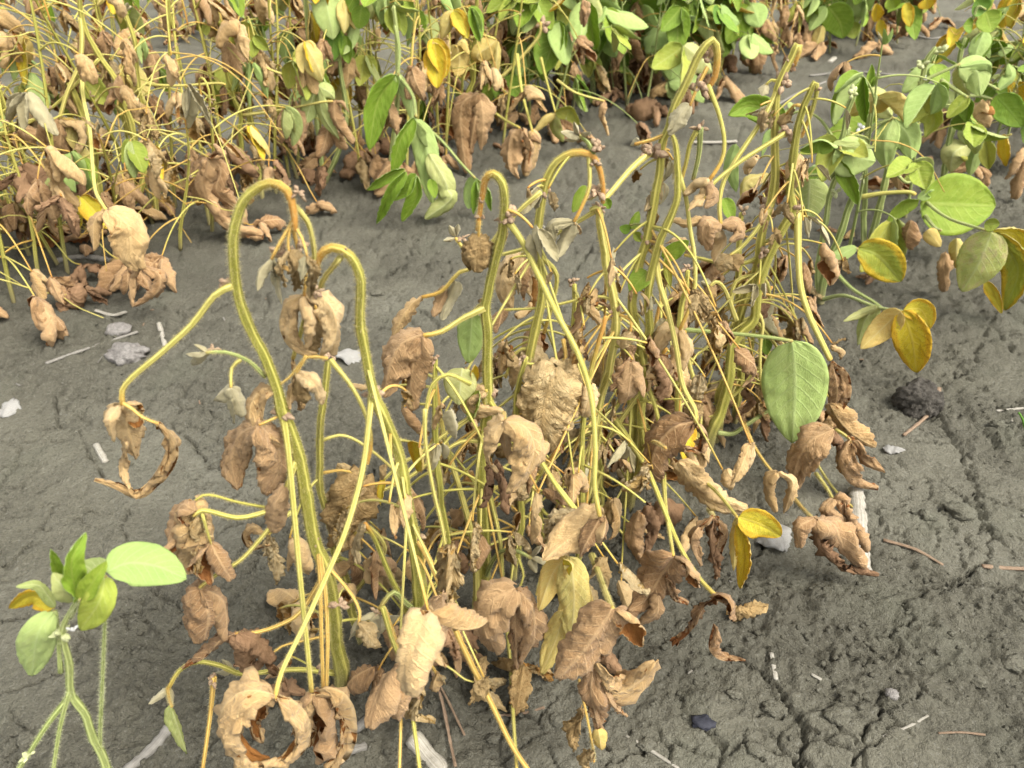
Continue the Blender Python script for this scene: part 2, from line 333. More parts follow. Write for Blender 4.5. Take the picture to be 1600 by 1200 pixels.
MAT_FLOWER = plain_mat("shrivelled_flower", (0.20, 0.115, 0.075), (0.52, 0.39, 0.24), 260, 0.9, 0.1)
MAT_BUD = plain_mat("pale_green_bud", (0.34, 0.38, 0.15), (0.60, 0.60, 0.34), 200, 0.8, 0.1)
MAT_PETAL = plain_mat("white_petal", (0.72, 0.70, 0.62), (0.85, 0.84, 0.80), 200, 0.7, 0.2)
def fibre_mat(name, c0, c1, c2):
    m, nt = new_mat(name); b = NB(nt)
    uvn = b.n("ShaderNodeUVMap", uv_map="UVMap"); sp = b.n("ShaderNodeSeparateXYZ"); b.link(uvn.outputs[0], sp.inputs[0])
    oi = b.n("ShaderNodeObjectInfo"); ang = b.math('MULTIPLY', sp.outputs[0], 2 * pi)
    vec = b.comb(b.math('MULTIPLY', b.math('COSINE', ang), 5.0), b.math('MULTIPLY', b.math('SINE', ang), 5.0), b.math('ADD', b.math('MULTIPLY', sp.outputs[1], 0.5), b.math('MULTIPLY', oi.outputs["Random"], 50)))
    n = b.noise(vec, 1.6, 4, 0.65); geo = b.n("ShaderNodeNewGeometry"); n2 = b.noise(geo.outputs["Position"], 160, 4, 0.6)
    f = b.math('ADD', b.math('MULTIPLY', n, 0.75), b.math('MULTIPLY', n2, 0.35))
    c = b.ramp(f, [(0.30, c0), (0.50, c1), (0.75, c2)])
    surface_out(b, c, 0.85, 0.2, f, 0.8, 0.002)
    return m
MAT_STRAW = fibre_mat("weathered_pale_straw", (0.13, 0.112, 0.085), (0.29, 0.265, 0.21), (0.44, 0.41, 0.35))
MAT_GSTRAW = fibre_mat("weathered_grey_stalk", (0.075, 0.068, 0.055), (0.185, 0.17, 0.142), (0.32, 0.30, 0.26))
MAT_TWIG = fibre_mat("thin_brown_stalk", (0.09, 0.055, 0.035), (0.20, 0.135, 0.085), (0.34, 0.25, 0.17))
MAT_CHAFF = plain_mat("white_papery_chaff", (0.24, 0.23, 0.20), (0.48, 0.46, 0.42), 90, 0.8, 0.2)
MAT_CLOD = plain_mat("flaky_brown_stub", (0.045, 0.040, 0.032), (0.17, 0.152, 0.125), 120, 0.95, bstr=1.0, bdist=0.006)
MAT_STONE = plain_mat("pale_granular_stone", (0.15, 0.135, 0.12), (0.36, 0.335, 0.30), 140, 0.9, bstr=0.9, bdist=0.004)
MAT_CHAR = plain_mat("black_charred_bit", (0.012, 0.013, 0.018), (0.04, 0.04, 0.05), 120, 0.6)
MAT_CRUMB = plain_mat("soil_crumb", (0.120, 0.112, 0.086), (0.225, 0.214, 0.168), 90, 0.95, bstr=0.8, bdist=0.003, spec=0.1)
MAT_GRASS = plain_mat("green_grass_blade", (0.09, 0.22, 0.03), (0.16, 0.32, 0.05), 60, 0.6, 0.25)

# ------------------------------------------------------------------ mesh helpers
def mk_mesh(name, V, Fq, mats, midx=None, uv=None, attrs=None, smooth=True):
    V = np.asarray(V, np.float32); me = bpy.data.meshes.new(name)
    Fq = np.asarray(Fq, np.int32); k = Fq.shape[1]; nf = len(Fq)
    me.vertices.add(len(V)); me.vertices.foreach_set("co", V.ravel())
    me.loops.add(nf * k); me.loops.foreach_set("vertex_index", Fq.ravel())
    me.polygons.add(nf); me.polygons.foreach_set("loop_start", np.arange(0, nf * k, k, dtype=np.int32))
    if smooth: me.polygons.foreach_set("use_smooth", np.ones(nf, dtype=bool))
    for m in mats: me.materials.append(m)
    if midx is not None: me.polygons.foreach_set("material_index", np.asarray(midx, np.int32))
    if uv is not None:
        l = me.uv_layers.new(name="UVMap"); l.data.foreach_set("uv", np.asarray(uv, np.float32)[Fq.ravel()].ravel())
    if attrs:
        for an, av in attrs.items():
            a = me.attributes.new(an, 'FLOAT', 'POINT'); a.data.foreach_set("value", np.asarray(av, np.float32))
    me.update(calc_edges=True)
    return me
def link(name, data, parent=None):
    o = bpy.data.objects.new(name, data); COL.objects.link(o)
    if parent is not None: o.parent = parent
    return o
def tag(o, label, cat, group=None):
    o["label"] = label; o["category"] = cat
    if group: o["group"] = group
    return o
def catmull(P, per):
    P = np.asarray(P, float)
    if len(P) == 2: P = np.array([P[0], (P[0] + P[1]) / 2, P[1]])
    Q = np.vstack([2 * P[0] - P[1], P, 2 * P[-1] - P[-2]]); out = []
    for i in range(1, len(Q) - 2):
        L = np.linalg.norm(Q[i + 1][:3] - Q[i][:3]); n = max(2, int(math.ceil(L / per)))
        for t in np.arange(n) / n:
            a, b_, c, d = Q[i - 1], Q[i], Q[i + 1], Q[i + 2]
            out.append(0.5 * ((2 * b_) + (-a + c) * t + (2 * a - 5 * b_ + 4 * c - d) * t * t + (-a + 3 * b_ - 3 * c + d) * t ** 3))
    out.append(P[-1]); return np.array(out)
def frames(M):
    T = np.gradient(M, axis=0); T /= np.linalg.norm(T, axis=1)[:, None] + 1e-12
    n = np.cross(T[0], [0.0, 0, 1]); 
    if np.linalg.norm(n) < 0.05: n = np.cross(T[0], [1.0, 0, 0])
    n /= np.linalg.norm(n); Ns = []
    for t in T:
        n = n - t * np.dot(n, t); n /= np.linalg.norm(n) + 1e-12; Ns.append(n)
    N = np.array(Ns); return T, N, np.cross(T, N)
def tube_arrays(M, R, sides=8, ridge=0.0, dry=None, woody=None):
    """M centre line (n,3), R radii; returns V,F,uv,attrs with closed ends"""
    n = len(M); T, N, B = frames(M); th = np.linspace(0, 2 * pi, sides, endpoint=False)
    V = []; L = np.concatenate([[0], np.cumsum(np.linalg.norm(np.diff(M, axis=0), axis=1))])
    rr = 1 + ridge * np.cos(5 * th) if ridge else np.ones(sides)
    V = M[:, None, :] + (np.asarray(R)[:, None] * rr[None, :])[:, :, None] * (np.cos(th)[None, :, None] * N[:, None, :] + np.sin(th)[None, :, None] * B[:, None, :])
    V = V.reshape(-1, 3)
    i = np.arange(n - 1)[:, None] * sides; j = np.arange(sides)[None, :]; j2 = (j + 1) % sides
    Fq = np.stack([i + j, i + j2, i + sides + j2, i + sides + j], -1).reshape(-1, 4)
    uv = np.stack([np.tile(th / (2 * pi), n), np.repeat(L * 10, sides)], -1)
    # end caps as quads fanned on an extra centre vertex
    caps = []; V = np.vstack([V, M[0] - T[0] * R[0] * 0.3, M[-1] + T[-1] * R[-1] * 0.6]); uv = np.vstack([uv, [0.5, 0], [0.5, L[-1] * 10]])
    c0 = n * sides; c1 = c0 + 1
    for k in range(0, sides, 2):
        caps.append([c0, (k + 2) % sides, (k + 1) % sides, k]); o = (n - 1) * sides
        caps.append([c1, o + k, o + (k + 1) % sides, o + (k + 2) % sides])
    Fq = np.vstack([Fq, caps])
    A = {}
    for nm, a in (("dry", dry), ("woody", woody)):
        a = np.zeros(n) if a is None else np.asarray(a)
        A[nm] = np.concatenate([np.repeat(a, sides), [a[0], a[-1]]])
    return V, Fq, uv, A
def hair_arrays(M, R, per_m, length, rng, droop=0.2):
    T, N, B = frames(M); L = np.concatenate([[0], np.cumsum(np.linalg.norm(np.diff(M, axis=0), axis=1))])
    n = int(per_m * L[-1])
    if n < 2: return None
    s = rng.random(n) * L[-1]; k = np.clip(np.searchsorted(L, s) - 1, 0, len(L) - 2); f = ((s - L[k]) / (L[k + 1] - L[k] + 1e-9))[:, None]
    lerp = lambda A: A[k] * (1 - f) + A[k + 1] * f
    a = rng.random(n) * 2 * pi; r = np.asarray(R)[k][:, None]
    rad = np.cos(a)[:, None] * lerp(N) + np.sin(a)[:, None] * lerp(B); t = lerp(T)
    p = lerp(M) + rad * r * 0.95
    d = rad + t * rng.normal(0, 0.35, (n, 1)) + rng.normal(0, 0.22, (n, 3)); d /= np.linalg.norm(d, axis=1)[:, None]
    ln = length * (0.45 + 0.8 * rng.random((n, 1))); w = 0.00009
    side = np.cross(d, rng.normal(0, 1, (n, 3))); side /= np.linalg.norm(side, axis=1)[:, None] + 1e-9
    V = np.empty((n, 3, 3)); V[:, 0] = p - side * w; V[:, 1] = p + side * w; V[:, 2] = p + d * ln + np.array([0, 0, -1.0]) * ln * droop * 0.3
    return V.reshape(-1, 3), np.arange(n * 3).reshape(-1, 3)

# ------------------------------------------------------------------ leaflets
def leaf_surface(M, T, N, Wd, roll, fold, rng, nvh=7, pleat=0.02, crum=0.03, ragged=0.0, L=1.0, thick=0.005, sharp=0.68, wide=0.38):
    """sweep an ovate blade along a midrib; upper side towards +N; returns V,F,uv,midx"""
    n = len(M); B = np.cross(N, T); us = np.linspace(0, 1, n); sd = int(rng.integers(1, 9999))
    prof = np.where(us < wide, np.sqrt(np.clip(1 - (1 - us / wide) ** 2, 0, 1)), np.cos(pi / 2 * np.clip((us - wide) / (1 - wide), 0, 1)) ** sharp)
    prof = np.maximum(prof, 0.02)
    G = np.zeros((n, 2 * nvh + 1, 3)); G[:, nvh] = M; U = np.repeat(us[:, None], 2 * nvh + 1, 1); Vc = np.zeros((n, 2 * nvh + 1))
    for side in (-1, 1):
        rl = roll[0 if side < 0 else 1] * (0.25 + 1.15 * vnoise(us * 2.6 + 3.7 * side, us * 0 + sd, sd) + 0.45 * vnoise(us * 7 + 1.7 * side, us * 0 + sd, sd + 12))
        w = Wd * L * prof * (1 + ragged * (vnoise(us * 7, us * 0 + side * 5.5, sd + 1) - 0.5) * 2 + 0.12 * ragged * (vnoise(us * 40, us * 0 + side, sd + 2) - 0.5))
        x = np.zeros(n); z = np.zeros(n); ps = 0.0
        for k in range(1, nvh + 1):
            s = (k / nvh) ** 0.92; th = fold + rl * ((s + ps) / 2) ** 2.3 * 1.25; x = x + w * (s - ps) * np.cos(th); z = z + w * (s - ps) * np.sin(th); ps = s
            G[:, nvh + side * k] = M + side * B * x[:, None] + N * z[:, None]; Vc[:, nvh + side * k] = side * s
    def normals(G):
        du = np.gradient(G, axis=0); dv = np.gradient(G, axis=1); nn = np.cross(du, dv); return nn / (np.linalg.norm(nn, axis=2)[:, :, None] + 1e-12)
    nn = normals(G); av = np.abs(Vc)
    ph = U * 8.5 - av * 2.4; fr = np.abs(ph - np.floor(ph) - 0.5)                  # 0 at a lateral vein
    taper = prof[:, None] ** 0.5 * np.clip(av * 3, 0, 1)
    d = pleat * L * (0.9 - 2.6 * np.abs(fr * 2) ** 0.8 * 0.7) * taper * (0.5 + vnoise(U * 4, Vc * 2 + 9, sd + 3))
    d += crum * L * (fbm(U * 5 + sd, Vc * 2.6, sd + 5, 3) - 0.5) * 1.3 * taper ** 0.5
    d += crum * 0.55 * L * (1 - 2 * np.abs(fbm(U * 7.5 + Vc * 2.5 + sd, Vc * 3.4 - U * 2, sd + 16, 2) - 0.5) * 2.4) * taper ** 0.5
    d += crum * 0.55 * L * (np.abs(fbm(U * 13 + sd, Vc * 5.5, sd + 6, 2) - 0.5) * 4 - 0.6) * taper
    d += crum * 0.6 * L * np.sin(U * (13 + sd % 7) + 2 * Vc + sd) * av ** 3 * (Vc > 0) * vnoise(U * 3, Vc * 0, sd + 8)
    d += crum * 0.6 * L * np.sin(U * (11 + sd % 9) - 2 * Vc + sd * 2) * av ** 3 * (Vc < 0) * vnoise(U * 3, Vc * 0 + 4, sd + 8)
    for q in range(int(min(6, 120 * crum))):
        a_ = rng.uniform(0, pi); c0 = rng.uniform(-.6, .6); d += crum * L * rng.uniform(-2.6, 2.6) * np.minimum(.30, np.abs((U - .5) * 1.6 * cos(a_) + Vc * .7 * sin(a_) - c0)) * taper ** .3
    d -= 0.010 * L * np.exp(-(Vc / 0.07) ** 2)                                       # midrib stands out below
    G = G + nn * d[:, :, None]; nn = normals(G)
    G2 = G - nn * (thick * L); m = 2 * nvh + 1; nv = n * m
    V = np.vstack([G.reshape(-1, 3), G2.reshape(-1, 3)])
    i = np.arange(n - 1)[:, None] * m; j = np.arange(m - 1)[None, :]
    top = np.stack([i + j, i + m + j, i + m + j + 1, i + j + 1], -1).reshape(-1, 4)
    bot = top[:, [0, 3, 2, 1]] + nv
    ii = np.arange(n - 1) * m
    r1 = np.stack([ii, ii + nv, ii + m + nv, ii + m], -1); r2 = np.stack([ii + m - 1, ii + 2 * m - 1, ii + 2 * m - 1 + nv, ii + m - 1 + nv], -1)
    jj = np.arange(m - 1); e = (n - 1) * m
    r3 = np.stack([jj, jj + 1, jj + 1 + nv, jj + nv], -1); r4 = np.stack([e + jj, e + jj + nv, e + jj + 1 + nv, e + jj + 1], -1)
    F_ = np.vstack([top, bot, r1, r2, r3, r4]); midx = np.concatenate([np.zeros(len(top)), np.ones(len(F_) - len(top))]).astype(int)
    uv1 = np.stack([U.ravel(), Vc.ravel() * 0.5 + 0.5], -1); uv = np.vstack([uv1, uv1])
    return V, F_, uv, midx
# kind: upper, under, half-width, bend range, roll range, fold range, twist, pleat, crumple, ragged
STY = {
    'tan':    ('tan', .33, (0.1, 2.0), (0.9, 4.4), (0.0, 0.6), 1.9, .018, .046, .10),
    'brown':  ('brown', .33, (0.1, 2.2), (0.9, 4.6), (0.0, 0.7), 2.0, .018, .050, .12),
    'dark':   ('dark', .32, (0.3, 2.4), (1.2, 5.0), (0.1, 0.9), 2.2, .025, .065, .18),
    'crisp':  ('crisp', .30, (0.3, 1.6), (0.6, 2.2), (0.0, 0.5), 0.9, .035, .085, .18),
    'wool':   ('wool', .26, (0.2, 0.8), (0.2, 0.9), (0.4, 1.0), 0.3, .018, .03, .04),
    'green':  ('green', .33, (-0.5, 0.5), (0.0, 0.5), (0.05, 0.35), 0.2, .008, .018, .01),
    'deep':   ('deep', .36, (-0.4, 0.6), (0.0, 0.5), (0.05, 0.3), 0.2, .008, .018, .01),
    'gfold':  ('green', .33, (-0.3, 0.6), (0.1, 0.7), (0.45, 1.0), 0.3, .008, .018, .01),
    'pale':   ('pale', .33, (-0.4, 0.9), (0.0, 0.8), (0.1, 0.6), 0.3, .010, .02, .02),
    'yellow': ('yellow', .31, (-0.2, 1.0), (0.1, 1.0), (0.1, 0.6), 0.4, .010, .022, .03),
    'spot':   ('spot', .33, (-0.4, 0.6), (0.0, 0.5), (0.05, 0.4), 0.2, .008, .02, .02),
}
def auto_midrib(rng, bend, twist, n):
    us = np.linspace(0, 1, n); M = [np.zeros(3)]; Ts = []; Ns = []
    T = np.array([1.0, 0, 0]); N = np.array([0, 0, 1.0]); tipw = rng.uniform(0.2, 1.8); ds = 1.0 / (n - 1)
    for k in range(n):
        Ts.append(T.copy()); Ns.append(N.copy())
        kap = bend * (1 + (us[k] - 0.5) * tipw); B = np.cross(N, T)
        T2 = T + N * kap * ds; T = T2 / np.linalg.norm(T2); N = N - T * np.dot(N, T); N /= np.linalg.norm(N)
        N = N + B * twist * ds; N = N - T * np.dot(N, T); N /= np.linalg.norm(N)
        M.append(M[-1] + T * ds)
    return np.array(M[:n]), np.array(Ts), np.array(Ns)
def leaf_mesh_auto(style, rng, n=23, nvh=6, **o):
    k, Wd, bend, roll, fold, tw, pl, cr, rg = STY[style]
    b = o.get('bend', rng.uniform(*bend)); tws = rng.uniform(-tw, tw)
    M, T, N = auto_midrib(rng, b, tws, n)
    r = o.get('roll', None); r = (rng.uniform(*roll), rng.uniform(*roll)) if r is None else (r, r)
    V, F_, uv, mi = leaf_surface(M, T, N, o.get('W', Wd * rng.uniform(.88, 1.12)), r, o.get('fold', rng.uniform(*fold)), rng, nvh, pl, cr, rg)
    far = int(np.argmax(np.linalg.norm(M, axis=1))); ax = M[far]; L = np.linalg.norm(ax); a = ax / L
    nm = N.mean(0); nm = nm - a * np.dot(nm, a); nm /= np.linalg.norm(nm); R = np.stack([a, np.cross(nm, a), nm], 1)   # columns
    V = (V @ R) / L                                                              # chord along +x, upper side +z, chord length 1
    me = mk_mesh("leaflet_" + style, V, F_, [LM[k + '_u'], LM[k + '_l']], mi, uv)
    return me
def place_leaf(me, parent, origin, base, D, facing, spin, name="leaflet"):
    D = Vector(D); A = D.normalized(); f = Vector(facing); f = f - A * f.dot(A)
    if f.length < 1e-4: f = A.orthogonal()
    f.normalize(); f = Matrix.Rotation(spin, 3, A) @ f; Bv = f.cross(A); s = D.length
    m = Matrix((( A.x * s, Bv.x * s, f.x * s, base[0] - origin[0]), (A.y * s, Bv.y * s, f.y * s, base[1] - origin[1]), (A.z * s, Bv.z * s, f.z * s, base[2] - origin[2]), (0, 0, 0, 1)))
    o = link(name, me, parent); o.matrix_basis = m
    return o
_rngp = np.random.default_rng(77)
POOL = {s: [leaf_mesh_auto(s, _rngp, 24, 7) for _ in range(c)] for s, c in
        (('tan', 16), ('brown', 20), ('dark', 10), ('crisp', 9), ('wool', 5), ('green', 9), ('deep', 7), ('gfold', 9), ('pale', 9), ('yellow', 7), ('spot', 5))}

# ------------------------------------------------------------------ the ground: one sheet, fine near the camera's side of the rows
def build_ground():
    ys = np.concatenate([np.linspace(-3.0, 0.22, 14)[:-1],
                         CAM_H / np.tan(np.linspace(math.atan2(CAM_H, 0.22), math.atan2(CAM_H, 6.5), 560)),
                         np.geomspace(6.5, 120, 26)[1:]])
    tx = np.linspace(-1, 1, 690); tx = np.sign(tx) * (0.80 * np.abs(tx) + 0.20 * np.abs(tx) ** 3)
    X = tx[None, :] * (0.55 + 0.86 * np.clip(ys, 0, None))[:, None]; Y = np.repeat(ys[:, None], len(tx), 1)
    h, rough, crack = full_height(X.ravel(), Y.ravel())
    n, m = X.shape; V = np.stack([X.ravel(), Y.ravel(), h], -1)
    i = np.arange(n - 1)[:, None] * m; j = np.arange(m - 1)[None, :]
    Fq = np.stack([i + j, i + j + 1, i + m + j + 1, i + m + j], -1).reshape(-1, 4)
    me = mk_mesh("ground", V, Fq, [MAT_SOIL], attrs={"rough": rough})
    o = link("ground", me); o["kind"] = "structure"; o["label"] = "cracked grey clay soil of the bean field"
    return o
build_ground()

rgl = np.random.default_rng(5)
def crumbs():
    """loose soil crumbs, thickest along the rows"""
    import bmesh
    bm = bmesh.new(); bmesh.ops.create_icosphere(bm, subdivisions=1, radius=1.0); base = np.array([v.co[:] for v in bm.verts]); fc = np.array([[v.index for v in f.verts] for f in bm.faces]); bm.free()
    Vs = []; Fs = []; off = 0; N = 15000
    py = rgl.uniform(60, 1240, N); px = rgl.uniform(-100, 1700, N)
    pts = [flat_hit(a, b) for a, b in zip(px, py)]; X = np.array([p.x for p in pts]); Y = np.array([p.y for p in pts])
    dr = np.minimum(seg_dist(X, Y, ROW1), seg_dist(X, Y, ROW2)); rr = fbm(X * 5.2, Y * 5.2, 21, 4) + 0.17 * np.exp(-(dr / 0.17) ** 2)
    keep = rgl.random(N) < sstep(0.42, 0.66, rr) * 0.9 + 0.05
    X = X[keep]; Y = Y[keep]; Z, _, _ = full_height(X, Y)
    for x, y, z in zip(X, Y, Z):
        r = 0.0007 + 0.0032 * rgl.random() ** 3.5
        v = base * (1 + rgl.normal(0, 0.24, (len(base), 1))) * r * np.array([1.15, 1, 0.75]) 
        a = rgl.random() * 6.28; c, s = cos(a), sin(a); v = v @ np.array([[c, s, 0], [-s, c, 0], [0, 0, 1]])
        Vs.append(v + [x, y, z + r * 0.15]); Fs.append(fc + off); off += len(base)
    me = mk_mesh("soil_crumbs", np.vstack(Vs), np.vstack(Fs), [MAT_SOIL], smooth=False, attrs={"rough": np.full(off, .9)})
    o = link("soil_crumbs", me); o["kind"] = "stuff"; o["label"] = "loose dark crumbs of clay soil strewn along the rows"
crumbs()

# ------------------------------------------------------------------ plants
LEAF_TMP = np.random.default_rng(4242)
class Plant:
    def __init__(s, label, base, group=None, seed=0, living=False, name="soybean_plant", lean=0.0, amp=0.012, hair=True, pos=None):
        s.pos = ground(*base) if pos is None else pos
        s.by = base[1]; s.Y = s.pos.y; s.rng = np.random.default_rng(seed + 1000); s.lean = lean; s.amp = amp; s.phase = s.rng.uniform(0, 6)
        s.root = link(name, None); s.root.location = s.pos; s.root.empty_display_size = 0.03
        tag(s.root, label, "plant", group); s.living = living; s.hair = hair
    def dy0(s, py):
        t = (s.by - py) / 700.0; return s.lean * t + s.amp * sin(3.3 * t + s.phase) * min(1, max(0, t) * 4)
    def P(s, px, py, dy=0.0):
        d = ray(px, py); t = (s.Y + dy) / d.y; p = CAMP + d * t; g = gz(p.x, p.y)
        if p.z < g + 0.008:
            p = ground(px, py); p = p + (CAMP - p).normalized() * 0.014
        return p
    def rad(s, p, w): return w * 0.5 * depth(p) / FPX
    def loc(s, A): return np.asarray(A, float) - np.array(s.pos)
    def tube(s, name, W3, R, mat, parent, sides=8, ridge=0.0, dry=None, woody=None, hair=0, hlen=0.0027):
        V, F_, uv, A = tube_arrays(s.loc(W3), R, sides, ridge, dry, woody)
        o = link(name, mk_mesh(name, V, F_, [mat], uv=uv, attrs=A), parent)
        if hair and s.hair:
            hh = hair_arrays(s.loc(W3), R, hair, hlen, s.rng)
            if hh:
                ho = link("stem_hair", mk_mesh("stem_hair", hh[0], hh[1], [MAT_HAIRG if s.living else MAT_HAIR], smooth=False), o); ho["kind"] = "stuff"
        return o
    def stem(s, pts, w, dry=(1.1, 1.2), hair=21000, mat=None, off=0.0, rooted=True, woody=0.14, name="stem"):
        ws = w if isinstance(w, (list, tuple)) else [w] * len(pts)
        if len(ws) != len(pts): ws = np.interp(np.linspace(0, 1, len(pts)), np.linspace(0, 1, len(ws)), ws)
        Q = []
        for k, p in enumerate(pts):
            dy = s.dy0(p[1]) + off + (p[2] if len(p) > 2 else 0); q = s.P(p[0], p[1], dy); r = s.rad(q, ws[k]) * .82
            if k == 0 and rooted: q = Vector((s.pos.x, s.pos.y, s.pos.z - 0.012)) if off == 0 else ground(p[0], p[1]) - Vector((0, 0, .012))
            Q.append([q.x, q.y, q.z, r])
        C = catmull(Q, 0.008); M = C[:, :3]; R = np.maximum(C[:, 3], 0.0006); u = np.linspace(0, 1, len(M))
        # slight swelling at the joints
        for c in np.arange(0.12, 0.9, 0.13) + s.rng.uniform(-.03, .03): R = R * (1 + 0.16 * np.exp(-((u - c) / 0.012) ** 2))
        M = M + np.stack([np.interp(u, np.linspace(0, 1, 14), s.rng.normal(0, (.15 if s.living else .42) * float(R.mean()), 14)) for _ in range(3)], 1) * np.clip(u * 8, 0, 1)[:, None]
        if not hasattr(s, 'path'): s.path = M.copy()
        dr = sstep(dry[0], dry[1], u); wd = sstep(woody, 0.0, u) if rooted else None
        s.st = s.tube(name, M, R, mat or (MAT_LSTEM if s.living else MAT_STEM), s.root, 14, 0.075, dr, wd, hair)
        return s.st
    def pet(s, pts, w=8, d=None, leaves=(), dry=(0.9, 1.1), hair=10500, mat=None, d0=0.0, hlen=0.0022, name="petiole"):
        """petiole traced through points; d = how far its end comes towards (-) or goes from (+) the camera"""
        if d is None: d = s.rng.uniform(-.05, .03)
        a = s.dy0(pts[0][1]) + d0; Q = []; n = len(pts)
        for lf in leaves:                                              # keep hanging blades clear of the soil
            for q in lf[1]:
                g = flat_hit(q[0], min(1500, q[1])); d = min(d, g.y - .030 - (.012 if g.y > 1 else 0) - s.Y - a)
        seg = [0.0]
        for p, q in zip(pts[:-1], pts[1:]): seg.append(seg[-1] + math.hypot(q[0] - p[0], q[1] - p[1]))
        for p, l in zip(pts, seg):
            q = s.P(p[0], p[1], a + d * l / seg[-1]); Q.append([q.x, q.y, q.z, s.rad(q, w) * .80])
        Q[0][3] *= 1.25
        C = catmull(Q, 0.009); u = np.linspace(0, 1, len(C)); R = np.maximum(C[:, 3] * (1 - 0.2 * u), 0.0005)
        o = s.tube(name, C[:, :3], R, mat or (MAT_LSTEM if s.living else MAT_PET), s.root, 8, 0.07, sstep(dry[0], dry[1], u), None, hair, hlen)
        for lf in leaves: s.leaf(o, lf[0], lf[1], a + d, **(lf[2] if len(lf) > 2 else {}))
        return o
    def leaf(s, parent, style, pts, dy, w=None, spin=None, tilt=None, dt=None, bow=None, roll=None, fold=None, bend=None, wide=.38):
        rng = s.rng; k, Wd, bnd, rl, fo, tw, pl, cr, rg = STY[style]
        drystyle = k in ('tan', 'brown', 'dark', 'crisp', 'wool')
        if dt is None: dt = rng.uniform(-.012, .012)
        if len(pts) == 2:
            b = s.P(pts[0][0], pts[0][1], dy); t = s.P(pts[1][0], pts[1][1], dy + dt); opt = {}
            L = (t - b).length
            if w is not None: opt['W'] = s.rad((b + t) / 2, 2 * w) / L * (1.0 if not drystyle else 1.35)
            if roll is not None: opt['roll'] = roll
            if fold is not None: opt['fold'] = fold
            if bend is not None: opt['bend'] = bend
            me = leaf_mesh_auto(style, rng, 22, 6, **opt)
            if spin is None: spin = 180 + rng.uniform(-55, 55) if drystyle else rng.uniform(-30, 30)
            return place_leaf(me, parent, s.pos, b, t - b, CAMP - b, radians(spin))
        if bow is None: bow = rng.uniform(-.010, .010)
        n = len(pts); Q = []
        for i, p in enumerate(pts):
            f = i / (n - 1); q = s.P(p[0], p[1], dy + dt * f + bow * sin(pi * f)); Q.append([q.x, q.y, q.z])
        C = catmull(Q, 0.004); L = np.sum(np.linalg.norm(np.diff(C, axis=0), axis=1)); cs = np.concatenate([[0], np.cumsum(np.linalg.norm(np.diff(C, axis=0), axis=1))])
        uu = np.linspace(0, L, 27); M = np.stack([np.interp(uu, cs, C[:, i]) for i in range(3)], 1)
        M[1:-1] = (M[:-2] + M[1:-1] * 2 + M[2:]) / 4
        T = np.gradient(M, axis=0); T /= np.linalg.norm(T, axis=1)[:, None]
        cen = M.mean(0); cv = np.array(CAMP) - cen; cv /= np.linalg.norm(cv)
        inw = cen[None] - M; inw -= T * np.sum(inw * T, 1)[:, None]; mag = np.linalg.norm(inw, axis=1)[:, None]; inw = inw / (mag + 1e-9) * np.clip(mag.max() / (.10 * L), 0, 1); inw[mag[:, 0] < .25 * mag.max()] *= .4
        if tilt is None: tilt = 55
        N = cos(radians(tilt)) * inw - sin(radians(tilt)) * cv[None]; N -= T * np.sum(N * T, 1)[:, None]
        for _ in range(3): N[1:-1] = (N[:-2] + N[1:-1] + N[2:]) / 3
        N -= T * np.sum(N * T, 1)[:, None]; N /= np.linalg.norm(N, axis=1)[:, None] + 1e-9
        Wm = Wd if w is None else s.rad(Vector(cen), 2 * w) / L * (1.3 if drystyle else 1.0)
        r = (rng.uniform(*rl), rng.uniform(*rl)) if roll is None else (roll, roll * rng.uniform(.8, 1.2))
        V, F_, uv, mi = leaf_surface(M, T, N, Wm, r, rng.uniform(*fo) if fold is None else fold, rng, 7, pl, cr * .9, rg, L, thick=.004, wide=wide)
        return link("leaflet", mk_mesh("leaflet_" + style, s.loc(V), F_, [LM[k + '_u'], LM[k + '_l']], mi, uv), parent)
    def cluster(s, px, py, size=12, dy=0.0, mat=None, n=7, up=0.0, name="flower_cluster"):
        """shrivelled flowers and pods at a joint"""
        rng = s.rng; c = np.array(s.P(px, py, s.dy0(py) + dy)); r = s.rad(Vector(c), 2 * size); Vs = []; Fs = []; off = 0
        for k in range(n):
            d = rng.normal(0, 1, 3); d[2] = d[2] * 0.7 + up; d /= np.linalg.norm(d); l = r * rng.uniform(.6, 1.25); e = rng.normal(0, .35, 3)
            tt = np.linspace(0, 1, 6)[:, None]; M = c + d * l * tt + e * l * tt ** 2 * .5
            R = r * 0.23 * np.array([.5, .45, .9, 1.25, .9, .25]) * rng.uniform(.7, 1.3)
            V, F_, uv, A = tube_arrays(s.loc(M), R, 6); Vs.append(V); Fs.append(F_ + off); off += len(V)
        return link(name, mk_mesh(name, np.vstack(Vs), np.vstack(Fs), [mat or (MAT_BUD if s.living else MAT_FLOWER)]), s.root)
    # ---- freely grown pieces, for what the photograph shows as dense growth
    def wild_petiole(s, start, az, length, elev, droop, style, L, hair=0, hang=None, dryp=False, w=0.0013, trif=True):
        rng = s.rng; o_ = Vector((cos(az), sin(az), 0)); n = 7; pts = []
        for k in range(n):
            t = k / (n - 1); p = Vector(start) + o_ * (length * t * cos(elev)) + Vector((0, 0, length * (t * sin(elev) - droop * t * t)))
            g = gz(p.x, p.y) + 0.016 + L * 0.25 * t
            if p.z < g: p.z = g
            pts.append(p)
        C = catmull([[p.x, p.y, p.z] for p in pts], 0.016); u = np.linspace(0, 1, len(C)); R = w * (1.15 - .4 * u)
        pet = s.tube("petiole", C, R, MAT_PETD if dryp else (MAT_LSTEM if s.living and rng.random() < .7 else MAT_PET), s.root, 6, 0, sstep(.8, 1.05, u) * (0 if s.living else 1), None, hair)
        E = Vector(C[-1]); dry = STY[style][0] in ('tan', 'brown', 'dark', 'crisp')
